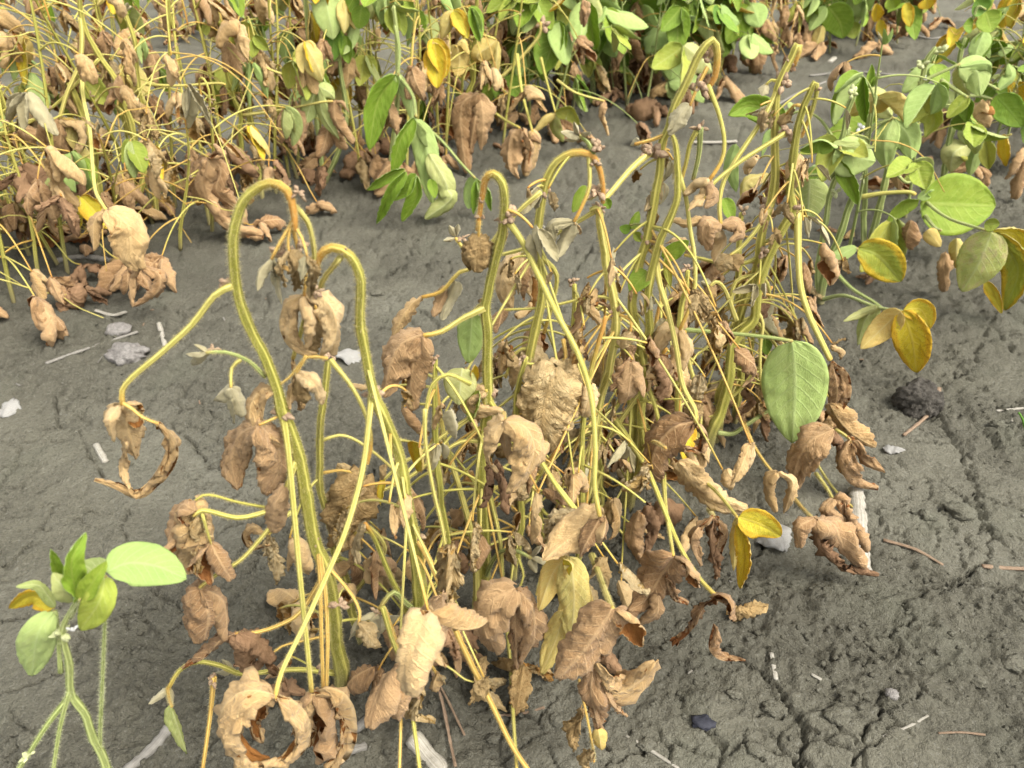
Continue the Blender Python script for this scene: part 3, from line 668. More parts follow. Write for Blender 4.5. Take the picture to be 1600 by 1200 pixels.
        if hang is None: hang = rng.uniform(.65, 1.0) if dry else (rng.uniform(.35, .8) if s.living else rng.uniform(.6, .95))
        for q, aa in enumerate((0, 1.15, -1.15) if trif else (0,)):
            dirn = Vector((cos(az + aa), sin(az + aa), 0)) * (1 - hang) + Vector((0, 0, -1)) * hang + Vector(rng.normal(0, .22, 3)); dirn.normalize()
            ll = L * rng.uniform(.75, 1.15) * (0.85 if dry else 1.0)
            b = E + Vector(rng.normal(0, .003, 3)); zmin = gz(b.x, b.y) + 0.004
            if b.z + dirn.z * ll < zmin and dirn.z < 0:
                dirn.z = max(-0.98, (zmin - b.z) / ll); hxy = Vector((dirn.x, dirn.y, 0)); hxy = hxy.normalized() if hxy.length > .01 else o_; hxy *= math.sqrt(max(0, 1 - dirn.z ** 2)); dirn = Vector((hxy.x, hxy.y, dirn.z))
            if dry: face = o_ + Vector((0, 0, .3)); spin = pi + rng.uniform(-1.0, 1.0)
            else: face = Vector((0, 0, 1)) + o_ * 0.9 * hang; spin = rng.uniform(-.7, .7) + (pi if rng.random() < .28 else 0)
            me = POOL[style][int(rng.integers(len(POOL[style])))]
            place_leaf(me, pet, s.pos, b, dirn * ll, face, spin)
        return pet
    def wild_fill(s, n, zlo, zhi, mix, L=(.05, .075), length=(.06, .17), axis=None, hair=0, azr=None, elev=(-.3, .8), droop=(.2, .9)):
        rng = s.rng; st = list(mix.keys()); pr = np.array(list(mix.values()), float); pr /= pr.sum()
        for k in range(n):
            z = rng.uniform(zlo, zhi); b = axis(z) if axis else Vector(s.path[min(len(s.path) - 1, int(np.argmax(s.path[:, 2] >= s.pos.z + z)) or len(s.path) // 3)])
            az = rng.uniform(0, 2 * pi) if azr is None else rng.uniform(*azr)
            style = st[int(rng.choice(len(st), p=pr))]
            s.wild_petiole(b, az, rng.uniform(*length), rng.uniform(*elev), rng.uniform(*droop), style, rng.uniform(*L), hair, dryp=rng.random() < .3, trif=rng.random() < .45)

def wild_plant(label, pos, h, seed, mix, group=None, living=False, nodes=8, hook=0.5, L=(.055, .085), lean=None, r=.0038, plen=(.12, .28), low=('brown', 'dark'), hair=False, zlo=.25, bare=5):
    s = Plant(label, (0, 1000), group, seed, living, hair=hair, pos=pos); rng = s.rng
    lean = Vector((rng.normal(0, .07), rng.normal(0, .07), 0)) if lean is None else Vector(lean)
    pts = []; ph = rng.uniform(0, 6, 2); n = 9
    for k in range(n):
        t = k / (n - 1); pts.append(pos + Vector((lean.x * t + .012 * sin(4 * t + ph[0]) * t, lean.y * t + .012 * sin(4 * t + ph[1]) * t, h * t - (0.012 if k == 0 else 0))))
    axis_pts = list(pts)
    hk = rng.random() < hook
    s.root["label"] = ("hook-tipped " if hk else "straight-tipped ") + s.root["label"]
    if group: s.root["group"] = ("hook-tipped " if hk else "straight-tipped ") + group
    if hk:
        a = rng.uniform(0, 2 * pi); o_ = Vector((cos(a), sin(a), 0)); rr = rng.uniform(.012, .028); e = pts[-1]
        for q in (.35, .7, 1.0): pts.append(e + o_ * rr * (1 - cos(pi * q)) + Vector((0, 0, rr * 1.3 * sin(pi * q))))
        pts.append(e + o_ * 2 * rr + Vector((0, 0, -rng.uniform(.02, .05))))
    C = catmull([[p.x, p.y, p.z] for p in pts], 0.014); u = np.linspace(0, 1, len(C)); R = r * (1.2 - .75 * u)
    s.tube("stem", C, R, MAT_LSTEM if living else MAT_STEM, s.root, 8, 0.08, sstep(.84, 1.0, u) * (0 if living else 1), sstep(.16, 0, u), 5000 if hair else 0)
    def axis(z):
        t = min(1, max(0, z / h)); f = t * (n - 1); k = min(n - 2, int(f)); return axis_pts[k].lerp(axis_pts[k + 1], f - k)
    st = list(mix.keys()); pr = np.array(list(mix.values()), float); pr /= pr.sum(); az = rng.uniform(0, 6.28)
    for k in range(nodes):
        t = zlo + (1.0 - zlo) * (k + .5) / nodes; az += pi + rng.uniform(-.9, .9); style = st[int(rng.choice(len(st), p=pr))]
        if t < .42 and rng.random() < .75: style = low[int(rng.integers(len(low)))]
        dry = STY[style][0] in ('tan', 'brown', 'dark', 'crisp'); ln = rng.uniform(*plen) * (1.1 - .45 * t)
        el = rng.uniform(.3, 1.0) if not dry else rng.uniform(-.1, .8)
        s.wild_petiole(axis(h * t), az, ln, el, rng.uniform(.15, .5) if not dry else rng.uniform(.35, 1.0), style, rng.uniform(*L) * (1.05 - .35 * max(0, t - .6)), dryp=dry and rng.random() < .3, w=.0017)
    for k in range(bare):                                             # stalks that have lost their leaflets
        az2 = rng.uniform(0, 6.28); o2 = Vector((cos(az2), sin(az2), 0)); l2 = rng.uniform(.1, .26); e2 = rng.uniform(-.3, .9); b2 = axis(h * rng.uniform(.2, .9))
        q2 = [b2 + o2 * l2 * t * cos(e2) + Vector((0, 0, l2 * (t * sin(e2) - rng.uniform(.2, .7) * t * t))) for t in (0, .33, .66, 1)]
        for q in q2: q.z = max(q.z, gz(q.x, q.y) + .004)
        C2 = catmull([[q.x, q.y, q.z] for q in q2], .03); s.tube("petiole", C2, np.linspace(.0015, .0009, len(C2)), MAT_PET if rng.random() < .75 else MAT_PETD, s.root, 6)
    top = Vector(C[-1])
    if living:
        for q in range(3):
            d = Vector((rng.normal(0, .5), rng.normal(0, .5), 1)).normalized(); place_leaf(POOL['wool' if rng.random() < .3 else 'gfold'][q], s.st if hasattr(s, 'st') else s.root.children[0], pos, top, d * rng.uniform(.022, .036), (rng.normal(), rng.normal(), 0), 0)
    else:
        for q in range(2 if hk else 3):
            d = Vector((rng.normal(0, .4), rng.normal(0, .4), -1 if hk else .6)).normalized(); place_leaf(POOL['wool' if rng.random() < .5 else 'crisp'][q], s.root.children[0], pos, top, d * rng.uniform(.02, .04), (rng.normal(), rng.normal(), 0), 0)
    # dried or pale flower clusters at a few joints
    for k in range(3):
        c = np.array(axis(h * rng.uniform(.45, .98))); Vs = []; Fs = []; off = 0
        for q in range(5):
            d = rng.normal(0, 1, 3); d /= np.linalg.norm(d); tt = np.linspace(0, 1, 4)[:, None]
            V, F_, _, _ = tube_arrays(s.loc(c + d * tt * rng.uniform(.006, .014)), np.array([.0008, .0014, .0017, .0005]), 4); Vs.append(V); Fs.append(F_ + off); off += len(V)
        link("flower_cluster", mk_mesh("flower_cluster", np.vstack(Vs), np.vstack(Fs), [MAT_BUD if living else MAT_FLOWER]), s.root)
    return s

# ------------------------------------------------------------------ front row, traced plant by plant
# A: tall plant whose top hangs over in a wide hook
A = Plant("tall hooked soybean plant with an outstretched stalk of pale curled leaves over bare soil", (533, 1085), seed=1, lean=-.03)
A.stem([(533, 1085), (530, 1020), (522, 950), (508, 880), (492, 838), (481, 790), (468, 735), (455, 685), (440, 640), (428, 608), (408, 568), (388, 525), (374, 475), (367, 420), (369, 345), (384, 303), (414, 284), (442, 294), (454, 325), (457, 352)],
       [27, 27, 26, 25, 25, 24, 24, 23, 22, 20, 20, 19, 19, 19, 19, 18, 17, 16, 13, 10], dry=(.90, .98))
A.pet([(364, 446), (335, 462), (300, 507), (250, 553), (208, 588), (191, 610), (192, 632)], 13, -.02, [
    ('tan', [(192, 630), (197, 660), (212, 718)], dict(w=30, tilt=70, roll=1.0)),
    ('tan', [(188, 633), (172, 655), (178, 690)], dict(w=16, tilt=60)),
    ('tan', [(198, 632), (208, 640), (215, 668)], dict(w=14, tilt=-40)),
    ('tan', [(196, 690), (193, 730), (202, 765)], dict(w=8, tilt=60))], dry=(.75, 1.1))
A.pet([(192, 630), (208, 640), (222, 652), (247, 662)], 7, -.005, [
    ('tan', [(246, 661), (268, 680), (276, 706), (266, 735), (240, 762), (215, 778), (185, 762), (148, 749)], dict(w=15, tilt=42, roll=.9, fold=.5))], d0=-.024, mat=MAT_PETD, name="petiolule")
A.cluster(352, 440, 15); A.cluster(440, 640, 20, n=9); A.cluster(492, 840, 13)
A.pet([(414, 588), (387, 563), (352, 550), (322, 551)], 8, -.02, [
    ('wool', [(322, 551), (290, 553)], dict(w=7)), ('wool', [(322, 551), (303, 538)], dict(w=6)), ('wool', [(321, 552), (302, 570)], dict(w=8))], mat=MAT_LSTEM)
A.cluster(335, 545, 9)
A.pet([(376, 562), (362, 575), (361, 605)], 7, -.02, [
    ('wool', [(361, 605), (333, 627)], dict(w=15, fold=.5)), ('wool', [(361, 606), (381, 650)], dict(w=12)), ('wool', [(361, 606), (366, 662)], dict(w=12))])
A.pet([(441, 640), (450, 700), (458, 780), (467, 880), (477, 980), (487, 1080)], 12, -.075, [
    ('tan', [(488, 1080), (520, 1075), (548, 1098), (556, 1140), (545, 1180), (515, 1205)], dict(w=34, tilt=20, roll=1.3, fold=.3)),
    ('tan', [(488, 1082), (475, 1095), (468, 1125), (480, 1165)], dict(w=26, tilt=20)),
    ('brown', [(490, 1085), (505, 1110), (515, 1150), (500, 1190)], dict(w=24, tilt=-35))], dry=(.9, 1.1))
A.pet([(456, 318), (480, 345), (490, 385), (490, 415), (482, 470), (470, 520), (458, 560)], 10, .03, [('tan', [(458, 560), (470, 640)], dict(w=14))])
A.pet([(456, 350), (438, 378), (424, 405)], 8, -.01, [('wool', [(424, 404), (405, 425), (402, 455)], dict(w=13, tilt=60)), ('wool', [(424, 404), (432, 440), (440, 475)], dict(w=10))], mat=MAT_PETD)
A.pet([(456, 345), (450, 375), (452, 395)], 6, -.01, [('crisp', [(452, 392), (440, 415), (446, 450)], dict(w=11, tilt=60)), ('crisp', [(453, 392), (468, 420), (462, 455)], dict(w=12, tilt=60))], mat=MAT_PETD)
A.pet([(458, 350), (472, 372), (480, 400)], 6, -.02, [('crisp', [(480, 398), (492, 425), (486, 465)], dict(w=12, tilt=60)), ('wool', [(478, 400), (470, 440)], dict(w=9))], mat=MAT_PETD)
A.cluster(438, 385, 14); A.cluster(470, 385, 14); A.cluster(492, 455, 14); A.cluster(450, 400, 22, n=10); A.cluster(465, 412, 14); A.cluster(466, 300, 13)
A.pet([(457, 352), (466, 390), (478, 425), (475, 462)], 8, 0, [
    ('tan', [(474, 462), (448, 474), (438, 505), (450, 538), (478, 556), (495, 552)], dict(w=22, tilt=38, roll=1.2)),
    ('tan', [(476, 462), (505, 466), (524, 500), (520, 540), (500, 556)], dict(w=22, tilt=38, roll=1.2)),
    ('tan', [(476, 464), (492, 500), (480, 545)], dict(w=18, tilt=-30))], mat=MAT_PETD)
A.pet([(512, 560), (480, 558), (452, 590), (428, 606)], 6, 0, [('tan', [(430, 604), (404, 612), (391, 642), (402, 676), (440, 696)], dict(w=17, tilt=45, roll=.7))], mat=MAT_PETD, d0=.0)
A.pet([(478, 556), (468, 575), (462, 585)], 6, 0, [('tan', [(462, 584), (455, 610), (452, 640)], dict(w=14)), ('tan', [(466, 584), (490, 600), (504, 630)], dict(w=13, tilt=60)), ('crisp', [(464, 586), (476, 630)], dict(w=16))], mat=MAT_PETD)
A.pet([(440, 648), (425, 655), (405, 664)], 6, -.01, [
    ('brown', [(404, 665), (374, 682), (362, 720), (372, 765)], dict(w=26, tilt=65, roll=.8)),
    ('brown', [(404, 665), (430, 692), (436, 730), (415, 772)], dict(w=28, tilt=60, roll=1.0)),
    ('brown', [(404, 668), (400, 720), (412, 772)], dict(w=22, tilt=-30))], mat=MAT_PETD)
A.pet([(462, 720), (448, 760), (428, 792), (400, 804), (370, 809), (340, 802), (316, 797), (303, 806)], 11, -.03, [
    ('crisp', [(304, 805), (285, 835), (272, 880)], dict(w=32, tilt=65, roll=.8)), ('brown', [(304, 800), (285, 790), (268, 830), (260, 870)], dict(w=18, tilt=40)),
    ('crisp', [(310, 808), (318, 850), (308, 900)], dict(w=26, tilt=60))])
A.pet([(443, 797), (400, 790), (365, 783), (338, 775), (316, 774), (297, 790)], 6, -.02, [('tan', [(297, 788), (300, 840), (283, 890)], dict(w=22)), ('brown', [(297, 790), (318, 812), (322, 850)], dict(w=14))])
A.pet([(316, 803), (322, 825), (330, 850)], 6, 0, [('brown', [(330, 848), (312, 880), (330, 915)], dict(w=26, tilt=-20)), ('brown', [(330, 850), (345, 880), (362, 905)], dict(w=20))], d0=-.03)
A.pet([(448, 760), (430, 810), (400, 850), (372, 878), (335, 900), (312, 918)], 9, -.03, [
    ('brown', [(312, 918), (292, 945), (302, 1000)], dict(w=30, tilt=65, roll=1.0)), ('brown', [(312, 918), (348, 940), (355, 1000)], dict(w=28, tilt=60)),
    ('brown', [(312, 920), (325, 960), (318, 1000)], dict(w=26, tilt=60))])
A.pet([(455, 800), (436, 815), (420, 835)], 8, -.01, [('tan', [(418, 835), (395, 822), (378, 838), (392, 858), (420, 852)], dict(w=12, tilt=35)), ('crisp', [(420, 838), (428, 870), (432, 915)], dict(w=12, tilt=60)), ('brown', [(425, 830), (430, 790), (445, 760)], dict(w=20, tilt=60))])
A.pet([(505, 900), (470, 955), (440, 975), (405, 987), (368, 991)], 9, -.03, [('brown', [(370, 990), (345, 1000), (322, 1025), (285, 1045)], dict(w=22, tilt=55)), ('dark', [(370, 992), (390, 1010), (385, 1050)], dict(w=26)), ('dark', [(372, 990), (400, 1000), (425, 1035)], dict(w=24))], mat=MAT_PETD)
A.pet([(525, 990), (470, 1002), (440, 1010), (415, 1030)], 5, -.03, [('dark', [(415, 1028), (400, 1045), (365, 1040)], dict(w=18)), ('dark', [(415, 1030), (440, 1050), (450, 1080)], dict(w=16))], mat=MAT_PETD)
A.pet([(528, 1052), (470, 1046), (420, 1049), (378, 1053), (345, 1040), (308, 1034), (280, 1048), (262, 1078)], 10, -.04, [('wool', [(262, 1076), (232, 1100)], dict(w=8)), ('wool', [(264, 1078), (270, 1100)], dict(w=7))], dry=(.85, 1.1))
A.pet([(262, 1075), (264, 1090), (268, 1104)], 6, 0, [('pale', [(266, 1103), (292, 1178)], dict(w=18, fold=.7, spin=160)), ('pale', [(268, 1103), (258, 1128)], dict(w=9))], d0=-.04, mat=MAT_PETD)
A.pet([(372, 1054), (350, 1046)], 5, 0, [('wool', [(368, 1050), (330, 1052)], dict(w=8)), ('wool', [(366, 1048), (346, 1030)], dict(w=7))], d0=-.02); A.cluster(334, 1062, 12, -.03)
A.pet([(334, 1058), (328, 1120), (316, 1205)], 9, -.03, mat=MAT_PETD, d0=-.03)
A.pet([(495, 845), (500, 900), (502, 980), (505, 1075)], 9, -.05, mat=MAT_PETD); A.pet([(497, 850), (508, 920), (512, 1000), (510, 1080)], 9, -.05, mat=MAT_PETD)
A.cluster(530, 945, 16, -.03); A.cluster(500, 1045, 12, -.04)
A.pet([(512, 885), (530, 905), (550, 930), (562, 955), (560, 975)], 7, -.03, [('wool', [(560, 972), (545, 1000)], dict(w=12)), ('wool', [(562, 972), (572, 1010)], dict(w=10)), ('crisp', [(562, 972), (590, 1012)], dict(w=12))], mat=MAT_PETD)

# C: slimmer plant directly behind A
C_ = Plant("slim soybean stem rising close behind the tall hooked plant, tip folded down", (566, 1002), seed=2)
C_.stem([(566, 1002), (545, 930), (528, 870), (512, 800), (500, 745), (502, 690), (508, 630), (513, 565)], [16, 15, 14, 13, 13, 13, 13, 12])
C_.cluster(516, 556, 12)
C_.pet([(500, 690), (530, 680), (560, 690), (600, 720), (640, 760)], 6, .02, [('brown', [(640, 760), (660, 830)])])
C_.pet([(500, 740), (535, 735), (570, 745)], 6, .0, [('crisp', [(570, 745), (545, 760), (540, 820), (560, 850)], dict(w=36, tilt=65, roll=.6)), ('crisp', [(572, 745), (575, 790), (560, 830)], dict(w=22, tilt=60)), ('crisp', [(568, 748), (545, 790), (525, 850)], dict(w=20, tilt=60)), ], mat=MAT_PETD)
C_.pet([(515, 800), (545, 815), (560, 850), (552, 880)], 6, 0, [('tan', [(552, 880), (530, 895), (520, 870)], dict(w=14)), ('brown', [(553, 880), (565, 900), (555, 925)], dict(w=12))], mat=MAT_PETD)
C_.pet([(548, 930), (590, 880), (600, 850), (570, 820), (555, 835)], 10, -.02, [('tan', [(555, 835), (548, 880)], dict(w=16))])

# B: second hooked plant
B = Plant("soybean plant with a narrow orange hooked tip beside the tall hooked plant", (655, 1062), seed=3, lean=-.02)
B.stem([(655, 1062), (656, 1010), (654, 955), (648, 885), (641, 830), (632, 770), (620, 705), (601, 652), (585, 612), (577, 570), (566, 500), (556, 435), (541, 398), (516, 388), (498, 406), (493, 440), (490, 472)],
       [27, 27, 26, 25, 24, 23, 22, 21, 19, 18, 18, 18, 18, 17, 15, 12, 9], dry=(.86, .95))
B.cluster(583, 614, 18, n=8); B.cluster(650, 838, 15); B.cluster(538, 390, 10); B.cluster(612, 715, 10)
B.pet([(532, 402), (518, 420), (504, 440), (488, 490), (478, 530)], 11, .03)
B.pet([(490, 470), (498, 500), (505, 520)], 7, 0, [('tan', [(500, 500), (520, 520), (522, 555)], dict(w=14)), ('crisp', [(500, 505), (485, 530), (490, 560)], dict(w=14))], mat=MAT_PETD)
B.pet([(581, 614), (577, 655), (566, 738), (540, 830), (508, 905), (473, 982), (440, 1050), (430, 1090)], 12, -.16, [
    ('tan', [(428, 1088), (392, 1078), (360, 1095), (346, 1130), (356, 1168), (388, 1192), (425, 1195)], dict(w=34, tilt=22, roll=1.3, fold=.3)),
    ('tan', [(432, 1088), (462, 1098), (482, 1130), (476, 1170), (445, 1194), (405, 1196)], dict(w=30, tilt=28, roll=1.2, fold=.3)),
    ('tan', [(425, 1088), (405, 1095), (395, 1125), (410, 1160)], dict(w=22, tilt=-45))], dry=(.88, 1.1))
B.pet([(516, 562), (550, 605), (572, 650), (580, 690), (574, 725)], 9, -.02, [('tan', [(574, 722), (560, 745)], dict(w=8))], dry=(.6, .9), d0=.03)
B.pet([(648, 836), (668, 870), (690, 920), (710, 980), (735, 1035), (768, 1100), (800, 1165), (830, 1210)], 12, -.10, [('crisp', [(700, 870), (696, 915), (700, 975)], dict(w=34, tilt=70, roll=.6, dt=.02)), ('brown', [(690, 930), (690, 985), (684, 1035)], dict(w=26, tilt=60))], mat=MAT_PETD, dry=(.95, 1.2))
B.pet([(654, 958), (632, 940), (615, 925), (600, 940), (590, 958)], 11, -.03, [('wool', [(590, 955), (575, 975)], dict(w=9)), ('wool', [(592, 958), (588, 1000)], dict(w=8)), ('wool', [(588, 955), (560, 968)], dict(w=8))], mat=MAT_LSTEM, dry=(.55, 1.1)); B.cluster(588, 955, 11, -.03)
B.pet([(598, 948), (613, 1000), (634, 1053), (647, 1135), (657, 1210)], 9, -.06, d0=-.03)
B.pet([(600, 950), (615, 990), (627, 1035), (627, 1100), (624, 1210)], 7, -.03, [('crisp', [(630, 1060), (655, 1085), (640, 1120), (680, 1130)], dict(w=14, tilt=60)), ('tan', [(632, 1058), (650, 1070)], dict(w=14))], mat=MAT_PETD, d0=-.03)
B.pet([(640, 960), (610, 900), (585, 840), (570, 818)], 12, .0, [('crisp', [(570, 818), (555, 850), (560, 880)], dict(w=10))], mat=MAT_STEM, dry=(.8, 1.0))
B.pet([(650, 1000), (640, 1030), (634, 1055)], 7, 0, mat=MAT_PETD)
B.pet([(655, 1030), (668, 1032), (684, 1055)], 7, -.01, [('tan', [(684, 1052), (680, 1078)], dict(w=10)), ('crisp', [(684, 1052), (696, 1070)], dict(w=8))], mat=MAT_PETD)
B.pet([(664, 640), (665, 694), (678, 770), (690, 820), (698, 870)], 8, -.02, d0=.02)
B.pet([(735, 600), (700, 585), (676, 600), (667, 630), (664, 650)], 8, -.01, [('tan', [(690, 630), (680, 650), (678, 672)], dict(w=10)), ('wool', [(704, 640), (712, 685)], dict(w=14))], d0=.05)

# D: hooked plant whose tip ends in a lantern-like rolled leaf
D = Plant("soybean plant whose hooked orange tip ends in a lantern-shaped rolled leaf", (752, 962), seed=4)
D.stem([(752, 962), (754, 905), (753, 860), (752, 800), (754, 740), (756, 680), (764, 600), (763, 540), (759, 488), (767, 452), (777, 395), (785, 350), (789, 305), (785, 281), (770, 267), (756, 277), (751, 310), (749, 345), (748, 366)],
       [24, 24, 23, 22, 21, 20, 19, 18, 18, 17, 17, 17, 16, 16, 15, 13, 10, 9, 8], dry=(.86, .92))
D.pet([(749, 345), (748, 366), (748, 372)], 6, 0, [('crisp', [(748, 370), (726, 382), (722, 405), (735, 424)], dict(w=14, tilt=55, roll=.6)), ('crisp', [(748, 370), (768, 384), (768, 408), (752, 424)], dict(w=14, tilt=55, roll=.6)), ('crisp', [(748, 370), (747, 398), (744, 424)], dict(w=16, tilt=70))], mat=MAT_PETD)
D.cluster(752, 312, 9); D.cluster(751, 340, 9); D.cluster(797, 338, 19, n=9); D.cluster(766, 612, 14); D.cluster(757, 690, 11)
D.pet([(789, 340), (815, 376), (840, 428), (870, 490), (904, 555), (924, 622), (930, 700), (929, 760), (937, 806)], 12, -.10, [
    ('tan', [(945, 806), (915, 820), (885, 845), (848, 876)], dict(w=30, tilt=68, roll=.8, dt=-.01)), ('brown', [(945, 806), (950, 825), (940, 850)], dict(w=14, tilt=-60)), ('brown', [(938, 808), (915, 850), (905, 872)], dict(w=22))])
D.pet([(757, 481), (722, 498), (690, 518), (662, 524)], 12, -.01, [('brown', [(662, 522), (625, 540), (607, 580), (600, 620)], dict(w=30, tilt=65, roll=.6)), ('brown', [(660, 526), (645, 570), (640, 640)], dict(w=28, tilt=60)), ('brown', [(655, 526), (662, 560), (650, 600)], dict(w=20))], mat=MAT_PET, dry=(.5, 1.3))
D.pet([(845, 300), (810, 330), (775, 370), (745, 415), (718, 425), (690, 455), (660, 464)], 9, .0, [('tan', [(660, 463), (640, 480), (618, 520), (608, 560)], dict(w=20, tilt=65)), ('brown', [(700, 446), (690, 470), (678, 495)], dict(w=14)), ('wool', [(712, 440), (700, 470), (690, 500)], dict(w=18, tilt=70))], dry=(.5, 1.1), d0=.04)
D.pet([(760, 470), (745, 480), (738, 490)], 5, .02, [('green', [(738, 488), (732, 568)], dict(w=24, spin=190))])
D.pet([(766, 612), (740, 600), (715, 585)], 7, -.02, [('pale', [(722, 575), (716, 634)], dict(w=28, spin=180)), ('pale', [(748, 610), (735, 660)], dict(w=18)), ('yellow', [(742, 570), (738, 604)], dict(w=10))])
D.pet([(753, 690), (720, 690), (680, 715), (640, 745), (600, 765), (575, 775)], 8, -.04, [('yellow', [(600, 745), (595, 790)], dict(w=9)), ('tan', [(590, 770), (570, 800)], dict(w=18))]); D.pet([(782, 645), (740, 650), (700, 675), (660, 705), (620, 730), (580, 770)], 8, -.04)
D.pet([(787, 645), (788, 655), (787, 664)], 7, -.06, [('tan', [(787, 660), (764, 675), (760, 715), (778, 738)], dict(w=20, tilt=35, roll=1.1)), ('tan', [(789, 660), (815, 665), (833, 695), (820, 735), (795, 768)], dict(w=24, tilt=45, roll=1.0)), ('tan', [(787, 662), (790, 700), (797, 718)], dict(w=14, tilt=60))], mat=MAT_PETD, d0=-.03)
D.pet([(757, 612), (775, 640), (800, 665), (835, 705), (870, 760), (900, 800), (912, 815)], 10, -.08, [('crisp', [(905, 800), (860, 810), (850, 850)], dict(w=14))])
D.pet([(756, 650), (757, 620), (760, 610)], 8, -.02, [('tan', [(757, 612), (730, 625), (742, 640), (786, 645)], dict(w=18, tilt=60))])
D.pet([(757, 775), (780, 760), (800, 762)], 8, -.01, [('crisp', [(800, 762), (820, 775), (815, 745)], dict(w=10)), ('tan', [(800, 762), (798, 790)], dict(w=12))], dry=(.3, 1.2))
D.pet([(766, 775), (772, 800), (782, 850), (786, 922), (791, 970), (797, 1036), (803, 1137), (808, 1210)], 8, -.10, [('brown', [(806, 920), (765, 945), (755, 985), (775, 1015)], dict(w=26, tilt=60, roll=.9)), ('brown', [(808, 922), (830, 950), (832, 1000), (812, 1038)], dict(w=22, tilt=45)), ('brown', [(806, 922), (805, 970), (808, 1045)], dict(w=16, tilt=60))])
D.pet([(757, 905), (768, 880), (782, 862), (805, 860), (830, 872)], 9, -.03, [('wool', [(830, 872), (858, 885)], dict(w=7)), ('wool', [(832, 870), (846, 852)], dict(w=6)), ('wool', [(828, 874), (838, 895)], dict(w=6))], mat=MAT_LSTEM)
D.pet([(810, 872), (818, 900), (808, 925)], 5, -.02, d0=-.03); D.pet([(858, 860), (845, 900), (838, 930)], 5, -.03, d0=-.02)
D.pet([(745, 860), (720, 840), (705, 845)], 7, 0, [('dark', [(705, 845), (690, 890)]), ('dark', [(705, 845), (725, 895)])], mat=MAT_PETD)

# E: wide arch with woolly white shoot on top
E = Plant("soybean plant arching over, white woolly shoot on its bend", (850, 858), seed=5)
E.stem([(850, 858), (838, 800), (830, 755), (827, 705), (829, 590), (838, 518), (845, 467), (843, 400), (841, 370), (846, 325), (853, 292), (863, 268), (877, 247), (902, 235), (928, 239), (941, 258), (943, 290), (938, 318)],
       [20, 19, 18, 18, 17, 17, 16, 16, 16, 16, 16, 16, 15, 15, 13, 11, 9, 8], dry=(.84, .92))
E.pet([(928, 240), (918, 222), (905, 212)], 9, 0, [('wool', [(906, 214), (876, 206)], dict(w=7)), ('wool', [(906, 213), (897, 190)], dict(w=7)), ('wool', [(907, 216), (880, 219)], dict(w=6)), ('wool', [(912, 214), (922, 206)], dict(w=6))], mat=MAT_LSTEM)
E.cluster(935, 232, 16, up=.8); E.cluster(850, 300, 17, n=8); E.cluster(930, 255, 12); E.cluster(932, 300, 18, n=9)
E.pet([(920, 243), (921, 290), (908, 325), (897, 346)], 8, -.01, [('wool', [(897, 345), (862, 350), (856, 380), (868, 400)], dict(w=12, tilt=50)), ('wool', [(897, 346), (882, 375), (872, 402)], dict(w=14, tilt=65)), ('tan', [(897, 346), (906, 365)], dict(w=8))], dry=(.3, .8))
E.pet([(938, 300), (925, 310), (915, 312)], 4, .02, [('green', [(915, 290), (895, 332)], dict(w=12)), ('green', [(945, 310), (953, 326)], dict(w=8))])
E.pet([(847, 402), (870, 430), (862, 480), (850, 520)], 9, .02, dry=(.6, 1.2))
E.pet([(836, 395), (825, 390), (815, 398)], 6, .03, [('tan', [(815, 397), (790, 415), (783, 455), (800, 485)], dict(w=22, tilt=50, roll=1.0)), ('tan', [(815, 397), (838, 430), (835, 480), (805, 496)], dict(w=18, tilt=50)), ('brown', [(815, 398), (810, 440), (818, 470)], dict(w=16, tilt=-20))], d0=.03)
E.pet([(880, 530), (884, 560), (872, 575), (860, 585)], 7, -.03, [('crisp', [(868, 575), (860, 600), (848, 660), (855, 700)], dict(w=30, tilt=75, roll=.5, dt=-.02)), ('crisp', [(872, 574), (890, 595), (900, 625), (885, 650)], dict(w=22, tilt=70)), ('crisp', [(866, 578), (835, 600), (825, 630)], dict(w=18))], mat=MAT_PETD, d0=-.02)
E.pet([(835, 545), (815, 545), (800, 560), (790, 590)], 7, .0, [('tan', [(800, 548), (785, 540), (782, 585)], dict(w=22, tilt=60)), ('tan', [(800, 548), (815, 575), (800, 610)], dict(w=20, tilt=60)), ('crisp', [(815, 545), (850, 560), (845, 590)], dict(w=16))])
E.pet([(828, 600), (800, 620), (775, 640)], 6, -.01, [('wool', [(800, 615), (815, 600)], dict(w=10))])
E.pet([(832, 770), (850, 800), (880, 825), (880, 850)], 7, -.01, [('dark', [(880, 848), (850, 850), (840, 862)], dict(w=14)), ('dark', [(880, 848), (878, 870)], dict(w=14))])

# F: straight light stem with lopsided top
F_ = Plant("pale yellow-green soybean stem with broken-over top behind the arching plant", (908, 842), seed=6)
F_.stem([(908, 842), (905, 800), (918, 771), (928, 704), (938, 636), (948, 569), (960, 511), (962, 474), (957, 440), (944, 405), (940, 365), (938, 335), (932, 325), (922, 330)], [14, 14, 15, 15, 15, 15, 16, 17, 16, 16, 16, 14, 11, 9], mat=MAT_PET)
F_.cluster(962, 488, 15); F_.cluster(938, 326, 10)
F_.pet([(936, 326), (905, 345), (875, 362), (826, 386), (770, 400), (735, 398), (712, 372)], 9, .03, [('wool', [(712, 372), (693, 376)], dict(w=6)), ('wool', [(713, 370), (702, 352)], dict(w=6)), ('wool', [(714, 369), (716, 350)], dict(w=6))]); F_.cluster(722, 372, 9, .03)
F_.pet([(962, 490), (985, 500), (985, 520)], 6, -.01, [('crisp', [(985, 518), (970, 545)], dict(w=10)), ('wool', [(985, 518), (995, 540)], dict(w=10))], mat=MAT_PETD)
